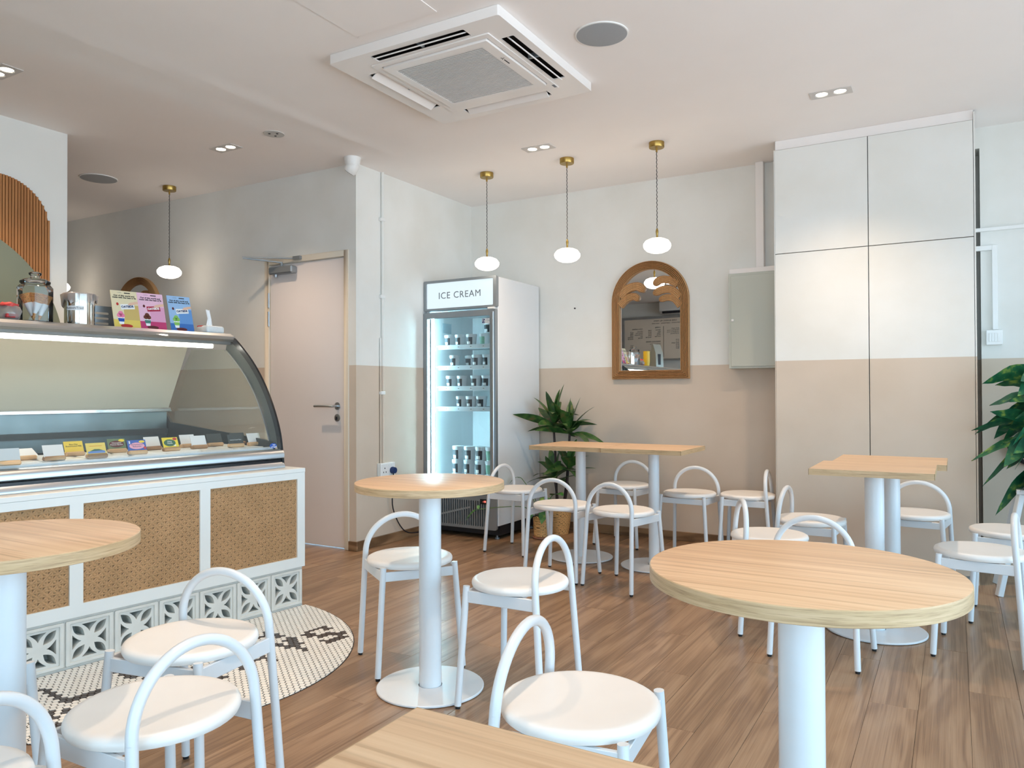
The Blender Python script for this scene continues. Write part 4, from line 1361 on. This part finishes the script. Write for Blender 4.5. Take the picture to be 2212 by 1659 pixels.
# vent panel
slots = []
xx = fx0 + .05
while xx < fx1 - .09:
    slots.append(rrect(xx, .092, xx + .011, .285, .0054, 3)); xx += .0205
vp = W(MB().mesh(shape2d([rrect(fx0 + .01, .072, fx1 - .01, .330, .02, 4)] + slots, .018)).xf(basis((0, fy0 + .008, 0), (1, 0, 0), (0, 0, 1))), 'vent_panel', M['grey_metal'], fg, smooth=30)
W(MB().beam((fx0 + .045, fy0 - .012, .135), (fx1 - .24, fy0 - .012, .235), .004, .014), 'vent_strap', M['grey_metal'], fg, smooth=0)
dp = W(MB().box((fx1 - .155, fy0 - .014, .262), (fx1 - .085, fy0 - .009, .300)), 'control_display', M['black'], fg, smooth=0)
W(MB().mesh(text_me('-18', .022, .0003)).xf(basis((fx1 - .118, fy0 - .0145, .281), (1, 0, 0), (0, 0, 1))), 'red_digits', emit('red_led_digits', (1, .08, .04, 1), 2.0), dp, smooth=0)
# shelves with price rails
SHZ = (1.468, 1.307, 1.146, .986)
for z in SHZ:
    sh = W(MB().box((fx0 + .045, fy0 + .07, z - .008), (fx1 - .045, fy1 - .05, z)), 'shelf', M['fridge_in'], fg, smooth=0)
    W(MB().box((fx0 + .075, fy0 + .058, z - .030), (fx1 - .045, fy0 + .070, z + .004)), 'price_rail', M['tub'], sh, bevel=.002)
    for q in range(4):
        W(MB().box((-3.46 + q * .115, fy0 + .0572, z - .024), (-3.435 + q * .115, fy0 + .0582, z - .004)), 'price_tag', M['white'], sh, smooth=0)
        W(MB().box((-3.455 + q * .115, fy0 + .0567, z - .015), (-3.443 + q * .115, fy0 + .0573, z - .010)), 'tag_print', M['ink_grey'], sh, smooth=0)
wr = MB()
for q in range(6):
    wr.tube([(-3.18 + q * .034, fy1 - .036, .42), (-3.18 + q * .034, fy1 - .036, .95)], .0022, 5)
for q in range(5):
    wr.tube([(-3.19, fy1 - .036, .50 + q * .1), (-2.99, fy1 - .036, .50 + q * .1)], .0022, 5)
W(wr, 'wire_guard', M['white'], fg)

TUB = {}


def tub(kind, x, y, z, r, h, label):
    t = thing('ice_cream_tub', label, 'tub', (x, y, z), R(random.uniform(-12, 12)), 'ice cream tubs in the fridge')
    key = (kind, r, h)
    if key not in TUB:
        ps = [MB().lathe([(r * .80, 0), (r * .93, h * .80)], 20).build('cup', M['tub'], t),
              MB().lathe([(r * .93, h * .78), (r, h * .79), (r, h * .985), (r * .95, h)], 20).build('lid', M['tub'], t)]
        a0, a1 = (R(-142), R(-52))
        lb = MB(); n = 8
        lo = [(r * .835 * cos(a0 + (a1 - a0) * q / n), r * .835 * sin(a0 + (a1 - a0) * q / n), h * .06) for q in range(n + 1)]
        hi = [(r * .945 * cos(a0 + (a1 - a0) * q / n), r * .945 * sin(a0 + (a1 - a0) * q / n), h * .72) for q in range(n + 1)]
        ps.append(lb.strip(lo, hi).build('wrap_label', M['tub_dark'] if kind == 'dark' else M['tub_green'], t))
        if kind == 'dark':
            b0, b1 = R(-128), R(-78)
            lo = [(r * .852 * cos(b0 + (b1 - b0) * q / 5), r * .852 * sin(b0 + (b1 - b0) * q / 5), h * .10) for q in range(6)]
            hi = [(r * .892 * cos(b0 + (b1 - b0) * q / 5), r * .892 * sin(b0 + (b1 - b0) * q / 5), h * .34) for q in range(6)]
            ps.append(MB().strip(lo, hi).build('flavour_label', M['white'], t))
        TUB[key] = [(p.name.split('.')[0], p.data) for p in ps]
    else:
        for nm, me in TUB[key]:
            obj(nm, me, t)
    return t


pxx = lambda px: -3.513 + (px - 957) * .00437
rowlab = ('top', 'second', 'third', 'lowest')
ROWS = [[(968, 0, 'dark'), (991, 0, 'dark'), (1015, 0, 'dark'), (1043, 0, 'green')], [(979, 0, 'dark'), (996, 1, 'dark'), (1012, 1, 'dark'), (1027, 0, 'dark'), (1049, 0, 'dark')],
        [(971, 0, 'dark'), (995, 0, 'dark'), (1010, 1, 'dark'), (1024, 0, 'dark'), (1047, 0, 'dark')], [(977, 1, 'dark'), (993, 0, 'dark'), (1014, 0, 'dark'), (1036, 0, 'dark'), (1056, 1, 'dark')]]
NTH = ('first', 'second', 'third', 'fourth', 'fifth')
for q, rw in enumerate(ROWS):
    for iq, (px, bk, kd) in enumerate(rw):
        tub(kd, pxx(px) + .008, 4.965 + .11 * bk, SHZ[q], .0435, .086, '%s ice cream tub on the %s fridge shelf, %s from the lamp side' % ('dark-labelled' if kd == 'dark' else 'green-patterned', rowlab[q], NTH[iq]))
tub('dark', pxx(1038), 5.075, SHZ[0] + .10, .0435, .086, 'dark-labelled ice cream tub raised behind the green one on the top shelf')
W(MB().box((-3.20, 5.03, SHZ[0]), (-3.02, 5.14, SHZ[0] + .10)), 'riser', M['fridge_in'], fg, smooth=0)
W(MB().box((fx0 + .030, fy0 + .001, .340), (fx1 - .030, fy1 - .03, .360)), 'floor_tray', M['fridge_in'], fg, smooth=0)
for lv in range(3):
    for iq, (px, kd) in enumerate(((983, 'dark'), (1008, 'dark'), (1032, 'dark'), (1053, 'green'))):
        tub(kd, pxx(px) + .004 * lv, 4.985, .360 + lv * .107, .048, .107, '%s ice cream tub at the %s of the %s stack on the fridge floor' % ('dark-labelled' if kd == 'dark' else 'green-patterned', ('bottom', 'middle', 'top')[lv], NTH[iq]))
nts = tag(MB().box((fx0 + .0345, 5.02, 1.58), (fx0 + .036, 5.14, 1.66)).build('notice_card', plain('notice_grey', srgb(168, 190, 200), .6), smooth=0), 'small pale notice stuck inside the fridge side wall', 'notice')

# ------------------------------------------------------------------ ceiling cassette air conditioner
ac = thing('ceiling_air_conditioner', 'square white ceiling cassette air conditioner with grille and louvres', 'air conditioner', (-2.087, 3.14, H))
ZL = 2.662
out = rrect(-2.557, 2.677, -1.617, 3.615, .012, 3)
SL = [(-2.335, 2.712, -1.815, 2.778), (-2.335, 3.483, -1.815, 3.549), (-2.478, 2.868, -2.412, 3.382), (-1.722, 2.868, -1.656, 3.382)]
W(MB().mesh(shape2d([out] + [rrect(*s_, .006, 2) for s_ in SL], .006)).xf(Matrix.Translation((0, 0, ZL))), 'outer_panel', M['ac_white'], ac, smooth=30)
W(MB().mesh(shape2d([out, rrect(-2.547, 2.687, -1.627, 3.605, .008, 3)], H - ZL - .007)).xf(Matrix.Translation((0, 0, ZL + .006))), 'skirt', M['ac_white'], ac, smooth=30)
W(MB().mesh(shape2d([rrect(-2.545, 2.689, -1.629, 3.603, .008, 3), rrect(-2.54, 2.694, -1.634, 3.598, .008, 3)], H - ZL - .01)).xf(Matrix.Translation((0, 0, ZL + .007))), 'liner', M['dark'], ac, smooth=30)  # dark walls put the slot shade into the colour
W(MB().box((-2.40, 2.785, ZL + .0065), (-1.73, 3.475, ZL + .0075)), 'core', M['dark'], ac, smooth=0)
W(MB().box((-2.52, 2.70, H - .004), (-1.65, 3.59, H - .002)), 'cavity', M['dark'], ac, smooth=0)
for (x0, y0, x1, y1), nrm in zip(SL, ((0, -1), (0, 1), (-1, 0), (1, 0))):
    cx, cyy = (x0 + x1) / 2, (y0 + y1) / 2
    if nrm[0] == 0:
        lv = MB().box((x0 + .012, -.030, -.003), (x1 - .012, .030, .003)); rotm = Matrix.Rotation((R(30) if nrm[1] < 0 else R(-30)), 4, 'X')
        W(lv.xf(Matrix.Translation((0, cyy, ZL + .004)) @ rotm), 'louvre', M['ac_white'], ac, bevel=.0015)
        W(MB().box((cx - .006, y0, ZL + .008), (cx + .006, y1, ZL + .030)), 'louvre_bracket', M['grey_metal'], ac, smooth=0)
    else:
        lv = MB().box((-.030, y0 + .012, -.003), (.030, y1 - .012, .003)); rotm = Matrix.Rotation((R(42) if nrm[0] > 0 else R(-34)), 4, 'Y')
        W(lv.xf(Matrix.Translation((cx, 0, ZL + .004)) @ rotm), 'louvre', M['ac_white'], ac, bevel=.0015)
        W(MB().box((x0, cyy - .006, ZL + .008), (x1, cyy + .006, ZL + .030)), 'louvre_bracket', M['grey_metal'], ac, smooth=0)
W(MB().mesh(shape2d([rrect(-2.395, 2.788, -1.735, 3.474, .006, 2), rrect(-2.357, 2.820, -1.763, 3.401, .005, 2)], .006)).xf(Matrix.Translation((0, 0, ZL - .006))), 'middle_panel', M['ac_white'], ac, bevel=.001, smooth=30)
cpn = W(MB().mesh(shape2d([rrect(-2.352, 2.825, -1.768, 3.396, .005, 2), rrect(-2.308, 2.870, -1.820, 3.355, .002, 1)], .0148)).xf(Matrix.Translation((0, 0, ZL - .015))), 'centre_panel', M['ac_white'], ac, bevel=.001, smooth=30)
W(MB().box((-2.308, 2.870, ZL - .0085), (-1.820, 3.355, ZL - .0078)), 'grille_shade', plain('grille_shade_dark', srgb(44, 50, 58), .7), cpn, smooth=0)  # dark sheet paints in the shade between the grille slats
gs = MB(); y = 2.873
while y < 3.353:
    gs.box((-2.308, y, ZL - .0145), (-1.820, y + .0040, ZL - .0105)); y += .0132
o = W(gs, 'grille_slats', M['ac_white'], cpn, smooth=0); o['kind'] = 'stuff'
# maker's mark: three little diamonds and a short dark word strip
lg = MB()
for a in (90, 210, 330):
    c_, s_ = cos(R(a)), sin(R(a)); px_, py_ = -s_, c_
    P_ = [(0, 0), (.006 * c_ + .0035 * px_, .006 * s_ + .0035 * py_), (.012 * c_, .012 * s_), (.006 * c_ - .0035 * px_, .006 * s_ - .0035 * py_)]
    lg.poly([(-1.797 + q[1], 3.012 + q[0], ZL - .0155) for q in P_])
lg.box((-1.800, 3.028, ZL - .0156), (-1.794, 3.075, ZL - .0150))
W(lg, 'maker_mark', M['ink'], cpn, smooth=0)
W(MB().box((-1.752, 3.42, ZL - .0068), (-1.738, 3.455, ZL - .006)), 'receiver_window', M['ink_grey'], ac, smooth=0)
hp = tag(MB().box((-2.318, 2.155, H - .003), (-1.873, 2.600, H + .004)).build('ceiling_hatch', M['ceiling'], smooth=0), 'flush square access hatch in the ceiling beside the air conditioner', 'hatch')

# ------------------------------------------------------------------ ceiling speakers, sprinkler, camera
for (x, y, r_, lb) in ((-1.355, 3.14, .118, 'round grey ceiling speaker beside the air conditioner'), (-5.50, 3.34, .128, 'round grey ceiling speaker by the pillar and warm pendant')):
    t = thing('ceiling_speaker', lb, 'speaker', (x, y, H))
    MB().lathe([(r_ - .006, -.006), (r_, -.005), (r_, 0)], 48).build('rim', M['plastic_white'], t)
    MB().lathe([(.01, -.0085), (r_ - .02, -.008), (r_ - .005, -.0062)], 48, cap1=False).build('speaker_mesh', M['speaker'], t)
spk = thing('sprinkler_plate', 'small round grey sprinkler plate in the ceiling near the corner camera', 'sprinkler', (-3.63, 3.32, H))
MB().lathe([(.062, -.004), (.064, 0)], 32).build('plate', plain('sprinkler_grey', srgb(196, 194, 190), .5), spk)
for k in range(3):
    MB().lathe([(.007, -.006), (.008, -.003)], 10, (.028 * cos(2.1 * k), .028 * sin(2.1 * k), 0)).build('hole', M['ink'], spk)
cc = thing('security_camera', 'white dome security camera on the ceiling at the wall corner', 'camera', (-3.545, 3.935, H))
MB().lathe([(.058, 0), (.056, -.010), (.050, -.045), (.046, -.055)], 28).build('mount', M['plastic_white'], cc)
mt = Matrix.Translation((0, 0, -.06)) @ Matrix.Rotation(R(100), 4, 'Z') @ Matrix.Rotation(R(38), 4, 'X')
MB().lathe([(.012, .045), (.036, .03), (.045, 0), (.045, -.035), (.038, -.045)], 28).xf(mt).build('camera_head', M['plastic_white'], cc)
MB().lathe([(.034, -.0455), (.034, -.047)], 24).xf(mt).build('lens_face', M['black'], cc)

# ------------------------------------------------------------------ downlights
def spot(name, loc, energy, size=110, blend=.9, col=(1, .75, .53), aim=None, rad=.03):
    d = bpy.data.lights.new(name, 'SPOT')
    d.energy = energy; d.color = col; d.spot_size = R(size); d.spot_blend = blend; d.shadow_soft_size = rad
    o = bpy.data.objects.new(name, d); COL.objects.link(o)
    o.location = loc
    if aim is not None:
        o.rotation_euler = (Vector(aim) - Vector(loc)).to_track_quat('-Z', 'Y').to_euler()
    return o


SPOT_E = 52.0
DL = [(-2.352, 4.40, 'twin recessed downlight between the pendants and the air conditioner'), (-.563, 4.39, 'twin recessed downlight in the ceiling before the cupboards'),
      (-4.11, 3.35, 'twin recessed downlight in the ceiling near the door'), (-4.085, 1.985, 'twin recessed downlight above the counter'),
      # out of the picture: they throw the arch shadows on the near seats and light the menu wall seen in the mirror
      (-2.352, 1.75, 'twin recessed downlight above the round tables'), (-.563, 1.75, 'twin recessed downlight above the large round table'),
      (-4.085, .2, 'twin recessed downlight above the staff side of the counter')]
d0 = None
for x, y, lb in DL:
    if d0 is None:
        d0 = thing('twin_downlight', lb, 'downlight', (x, y, H), 0, 'twin downlights')
        MB().mesh(shape2d([rrect(-.105, -.05, .105, .05, .003, 2)] + [[(sx_ * .046 + .034 * cos(2 * pi * q / 24), .034 * sin(2 * pi * q / 24)) for q in range(24)] for sx_ in (-1, 1)], .004)) \
            .xf(Matrix.Translation((0, 0, -.004))).build('bezel', plain('bezel_grey', srgb(206, 202, 198), .5), d0, smooth=30)
        for sx_ in (-1, 1):
            MB().lathe([(.034, -.003), (.030, -.0015)], 24, (sx_ * .046, 0, 0), cap0=False, cap1=False).build('trim_ring', M['alu'], d0)
            MB().lathe([(.03, -.0016), (.022, -.001)], 24, (sx_ * .046, 0, 0)).build('bulb', M['bulb'], d0)
    else:
        dup(d0, (x, y, H), 0, lb, 'twin downlights')
    q = cam_px((x, y, H))
    seen = q is not None and -30 < q[0] < 2242 and -30 < q[1] < 1689
    spot('downlight_beam' if seen else 'downlight_beam_offscreen', (x, y, H - .012), SPOT_E)

# ------------------------------------------------------------------ pendant lamps
PN = [(-2.95, 4.713, 'opal globe pendant on a brass rose above the fridge'), (-2.295, 4.706, 'opal globe pendant on a brass rose, middle of the row of three'),
      (-1.648, 4.696, 'opal globe pendant on a brass rose in front of the arched mirror'), (-5.254, 3.755, 'opal globe pendant on a brass rose by the warm wall'), (-6.80, 3.77, 'opal globe pendant half hidden by the pillar')]
p0 = None
for x, y, lb in PN:
    if p0 is None:
        p0 = thing('pendant_lamp', lb, 'pendant lamp', (x, y, H), 0, 'opal globe pendants')
        MB().lathe([(.049, 0), (.049, -.032), (.047, -.035), (.008, -.036)], 32).build('ceiling_rose', M['brass'], p0)
        MB().tube([(0, 0, -.035), (0, 0, -.062)], .006, 10).build('cord_grip', M['brass'], p0)
        tw = [(.0016 * cos(k * 1.2), .0016 * sin(k * 1.2), -.06 - k * .005) for k in range(101)]
        MB().tube(tw, .0024, 6).build('cord', M['cord'], p0)
        MB().lathe([(.004, -.555), (.0075, -.565), (.0095, -.575), (.0075, -.59), (.006, -.605), (.0075, -.612), (.009, -.622)], 14).build('stem', M['brass'], p0)
        ns = 40
        gb = MB()
        prg = [(.012, -.618), (.045, -.622), (.072, -.634), (.0875, -.656), (.0885, -.668), (.083, -.684), (.066, -.700), (.042, -.710), (.015, -.714)]
        gb.lathe(prg, 48)
        gb.v = [(xx_ * (1 + .012 * cos(12 * math.atan2(yy_, xx_))), yy_ * (1 + .012 * cos(12 * math.atan2(yy_, xx_))), z_) for xx_, yy_, z_ in gb.v]
        gb.build('opal_globe', M['globe'], p0, smooth=80)
    else:
        dup(p0, (x, y, H), 0, lb, 'opal globe pendants')

# ------------------------------------------------------------------ plants
def leaf_mesh(base, az, el, L, wd, droop, fold=.25, n=9, peak=.45, wav=0.0, roll=0.0):
    d = Vector((cos(az) * cos(el), sin(az) * cos(el), sin(el)))
    side = Vector((-sin(az), cos(az), 0))
    up0 = d.cross(side)
    side = side * cos(roll) + up0 * sin(roll)
    rows = []
    p = Vector(base)
    for i in range(n + 1):
        t = i / n
        pos = Vector(base) + d * (L * t) + Vector((0, 0, -droop * L * t * t))
        w = wd * (sin(pi * min(1, t ** (math.log(.5) / math.log(peak)))) ** .85) + (.06 * wd if i == 0 else 0)
        nrm = d.cross(side)
        nrm = -nrm if nrm.z < 0 else nrm
        lift = nrm * (fold * w) + Vector((0, 0, wav * sin(t * 14)))
        rows.append((pos - side * w + lift, pos, pos + side * w + lift))
    mb = MB()
    for a, b in zip(rows[:-1], rows[1:]):
        mb._add([*a, *b], [(0, 1, 4, 3), (1, 2, 5, 4)])
    return mb


rnd = random.Random(11)
dra = thing('dracaena', 'potted dracaena with dark red-edged strap leaves in a woven basket', 'plant', (-2.68, 5.335, 0))
W(MB().lathe([(.070, .0), (.082, .06), (.092, .14), (.096, .19), (.090, .192), (.088, .17)], 32, (-2.68, 5.335, 0), cap1=False), 'basket', M['rattan'], dra)
W(MB().lathe([(.002, .172), (.089, .170)], 32, (-2.68, 5.335, 0), cap0=False, cap1=False), 'soil', M['soil'], dra)
stems = [((-2.70, 5.33), (-2.715, 5.31, .84)), ((-2.66, 5.35), (-2.60, 5.36, .78)), ((-2.69, 5.34), (-2.70, 5.30, .42)), ((-2.655, 5.33), (-2.60, 5.33, .50))]
for (a, b), tp in stems:
    W(MB().tube(catmull([(a, b, .16), ((a + tp[0]) / 2 + .008, (b + tp[1]) / 2, .5 * tp[2] + .05), tp], 6), .0095, 8), 'stem', M['stem'], dra)
for (a, b), tp in stems:
    nl = 20 if tp[2] > .6 else 13
    for k in range(nl):
        az = 2 * pi * k / nl * 2.4 + rnd.uniform(-.3, .3)
        el = R(80 - 78 * (k / nl)) + rnd.uniform(-.15, .15)
        L = rnd.uniform(.29, .40) * (1 if tp[2] > .6 else .8)
        # keep leaves off the wall behind and the fridge side
        bx = tp[0] + cos(az) * cos(el) * L; by = tp[1] + sin(az) * cos(el) * L
        if by > 5.49: L *= max(.25, (5.49 - tp[1]) / max(.01, by - tp[1]))
        bx = tp[0] + cos(az) * cos(el) * L
        if bx < -2.925: L *= max(.25, (tp[0] + 2.925) / max(.01, tp[0] - bx))
        W(leaf_mesh((tp[0], tp[1], tp[2] - .02 + .05 * (1 - k / nl)), az, el, L, rnd.uniform(.032, .042), rnd.uniform(.1, .55), fold=.15, roll=rnd.uniform(-.8, .8)), 'leaf', M['leaf_drac'], dra, smooth=60)

pot = thing('pothos', 'trailing pothos in a small cane-weave pot on a pink saucer', 'plant', (-2.70, 5.085, 0))
W(MB().lathe([(.052, .014), (.062, .02), (.068, .13), (.070, .155), (.064, .156), (.06, .14)], 32, (-2.70, 5.085, 0), cap1=False), 'cane_pot', M['rattan'], pot)
W(MB().lathe([(.062, .0), (.070, .006), (.072, .016), (.05, .014)], 32, (-2.70, 5.085, 0)), 'saucer', M['terracotta'], pot)
W(MB().lathe([(.002, .138), (.061, .137)], 32, (-2.70, 5.085, 0), cap0=False, cap1=False), 'soil', M['soil'], pot)
vines = [[(-2.70, 5.085, .14), (-2.75, 5.06, .30), (-2.83, 5.02, .44), (-2.865, 5.0, .46)], [(-2.70, 5.08, .14), (-2.80, 5.0, .235), (-2.92, 4.84, .25), (-3.06, 4.74, .235)],
         [(-2.69, 5.09, .14), (-2.66, 5.07, .26), (-2.60, 5.06, .33)], [(-2.70, 5.08, .14), (-2.74, 5.05, .26), (-2.77, 5.04, .33)]]
for v in vines:
    W(MB().tube(catmull(v, 7), .003, 6), 'vine', M['stem_green'], pot)
for bs_, az, el, L, w in (((-2.865, 5.0, .46), R(200), R(-25), .07, .025), ((-3.06, 4.74, .235), R(215), R(-30), .10, .038), ((-2.60, 5.06, .33), R(-20), R(25), .13, .055), ((-2.62, 5.06, .31), R(250), R(-5), .12, .05),
                          ((-2.77, 5.04, .33), R(160), R(30), .10, .022), ((-2.72, 5.06, .24), R(240), R(-40), .11, .03), ((-2.66, 5.07, .22), R(280), R(-25), .12, .04), ((-3.05, 4.74, .24), R(120), R(60), .05, .012)):
    W(leaf_mesh(bs_, az, el, L, w, .35, fold=.2, peak=.38), 'leaf', M['leaf_poth'], pot, smooth=60)

# dumb cane on a white splayed stand at the right edge
px0, py0 = .43, 5.00
stn = thing('plant_stand', 'pale blue-white splayed wooden stand under the dumb cane', 'stand', (px0, py0, 0))
for a, b in ((-1, -1), (1, -1), (-1, 1), (1, 1)):
    W(MB().beam((px0 + a * .13, py0 + b * .11, .545), (px0 + a * .235, py0 + b * .16, .0), .035, .03), 'leg', M['steel_white'], stn, bevel=.003)
W(MB().box((px0 - .15, py0 - .13, .545), (px0 + .15, py0 + .13, .57)), 'stand_top', M['steel_white'], stn, bevel=.003)
dmb = thing('dumb_cane', 'leafy green dumb cane with speckled leaves on the pale stand', 'plant', (px0, py0, .57))
W(MB().lathe([(.075, .57), (.10, .70), (.105, .74), (.095, .742), (.09, .72)], 28, (px0, py0, 0), cap1=False), 'pot', M['black'], dmb)
W(MB().lathe([(.002, .722), (.092, .720)], 28, (px0, py0, 0), cap0=False, cap1=False), 'soil', M['soil'], dmb)
for q in range(4):
    tx, ty = px0 + (-.05, .05, -.02, .07)[q], py0 + (-.03, .02, .04, -.02)[q]
    W(MB().tube(catmull([(px0 + .3 * (tx - px0), py0 + .3 * (ty - py0), .70), (tx, ty, .90), (tx + .02 * (q - 1.5), ty, 1.12 - .04 * q)], 6), .008, 8), 'stem', M['stem_green'], dmb)
LV = [(195, 8, 1.20, .26, .045), (172, -12, 1.02, .29, .036), (186, -4, .96, .30, .034), (205, 22, .93, .26, .030), (178, -5, .85, .30, .030), (190, -28, .83, .29, .032), (215, -32, .90, .24, .045),
      (228, -55, .86, .27, .055), (205, -38, .70, .28, .042), (250, -50, .80, .30, .055), (262, -10, 1.05, .25, .045), (300, 10, 1.12, .24, .045), (330, -10, 1.0, .28, .05), (350, 20, 1.1, .24, .045),
      (20, 0, .95, .25, .045), (280, -60, .72, .28, .055), (240, 15, 1.16, .22, .04), (160, 25, 1.12, .22, .035), (310, -45, .85, .25, .05), (232, -18, .96, .24, .04), (255, 40, 1.15, .2, .04), (212, -70, .74, .25, .05)]
for q in range(18):
    LV.append((rnd.uniform(150, 300), rnd.uniform(-45, 35), rnd.uniform(.78, 1.18), rnd.uniform(.18, .26), rnd.uniform(.03, .045)))
for az, el, z, L, w in LV:
    W(leaf_mesh((px0 + .04 * cos(R(az)), py0 - .02, z), R(az), R(el), L * 1.05, w * 1.2, rnd.uniform(.15, .4), fold=.08, peak=.42, wav=.003, roll=rnd.choice((-1, 1)) * rnd.uniform(.55, 1.1)), 'leaf', M['leaf_cane'], dmb, smooth=60)
hs = thing('coiled_hose', 'black coiled hose with a blue name plate behind the dumb cane', 'hose', (.38, 5.42, .86))
W(MB().tube([(.40 + .125 * cos(2 * pi * k / 40), 5.415, .80 + .135 * sin(2 * pi * k / 40)) for k in range(40)], .013, 8, closed=True), 'hose_loop', M['black'], hs)
W(MB().box((.40, 5.36, .70), (.52, 5.43, 1.0)), 'hose_reel', M['black'], hs, bevel=.02, bseg=3)
W(MB().box((.405, 5.354, .84), (.50, 5.361, .885)), 'name_plate', M['blue'], hs, smooth=0)
W(MB().mesh(text_me('KIT', .036, .0004)).xf(basis((.445, 5.3535, .862), (1, 0, 0), (0, 0, 1))), 'plate_text', pblue, hs, smooth=0)

# ------------------------------------------------------------------ menu wall behind the camera (seen in the arched mirror)
MX = -.60
mn = thing('menu_board', 'cream printed drinks menu on the wall behind the counter', 'menu', (-4.6, YF, 1.66))
W(MB().box((MX + -5.15, YF, 1.69), (MX + -2.9, YF + .04, 2.41)), 'menu_face', M['menu'], mn, smooth=0)
W(MB().box((MX + -5.19, YF, 2.41), (MX + -2.86, YF + .055, 2.45)).box((MX + -5.19, YF, 1.66), (MX + -2.86, YF + .055, 1.69)).box((MX + -5.19, YF, 1.69), (MX + -5.15, YF + .055, 2.41)), 'menu_frame', M['alu'], mn, smooth=0)
mi = plain('menu_ink', srgb(60, 52, 48), .6)


def menu(s, x, z, size, align='LEFT', line=1.15):
    x += MX
    # the wall faces +Y: text runs towards -X
    W(MB().mesh(text_me(s, size, .0004, align=align, line=line, valign='TOP')).xf(basis((x, YF + .041, z), (-1, 0, 0), (0, 0, 1))), 'menu_text', mi, mn, smooth=0)


menu('LUNA ALWAYS, ALL WAYS', -4.14, 2.385, .036)
menu('LUNA COOKIES  -  LUNA WAFFLES  -  LUNA CAKES', -4.06, 2.335, .024)
menu('COFFEE', -4.445, 2.265, .030)
menu('Espresso\nBlack\nWhite\nMocha\nExtra Shot', -4.445, 2.222, .026)
menu('$3.80\n$4.50\n$5.50\n$6.00\nAdd $1.00', -4.62, 2.215, .026)
menu('NON CAFFEINE', -4.79, 2.250, .030)
menu('Milo Latte\nMatcha Latte\nHot Chocolate\nIced\nOat Milk', -4.79, 2.205, .026)
menu('$5.50\n$6.00\n$6.00\nAdd $0.50\nAdd $1.00', -4.975, 2.195, .026)
menu('REFRESHING DRINKS', -4.445, 2.015, .030)
menu('Iced Sparkling Yuzu\nIced Summer Tea\nIced Lemon Soda\n\nIced Dragon Fruit Tea\nIced Passion Fruit Tea', -4.445, 1.972, .026)
menu('$6.50\n$6.50\n$7.00\n\n$6.50\n$7.00', -4.975, 1.955, .026)
menu('$4.90 / $6.70\nAdd $0.90 per scoop\nAdd $2.00 per scoop\n$12.90 Sharing', -4.10, 2.235, .026)
menu('$7.90\n$7.50\n$8.90 / $9.90\n$4.50\n$5.50\n$6.50', -4.10, 2.035, .026)
W(MB().box((MX + -4.392, YF + .04, 1.72), (MX + -4.386, YF + .042, 2.27)), 'divider', mi, mn, smooth=0)
wa = thing('wall_air_conditioner', 'white split air conditioner above the menu', 'air conditioner', (-4.6, YF, 2.47))
W(MB().prism([(MX + -4.40, YF, 2.47), (MX + -4.40, YF + .16, 2.47), (MX + -4.40, YF + .21, 2.53), (MX + -4.40, YF + .20, 2.69), (MX + -4.40, YF, 2.70)], (.85, 0, 0)), 'housing', M['plastic_white'], wa, bevel=.01, bseg=2)
W(MB().box((MX + -4.34, YF + .17, 2.475), (MX + -3.61, YF + .213, 2.515)), 'outlet', M['ink'], wa, smooth=0)
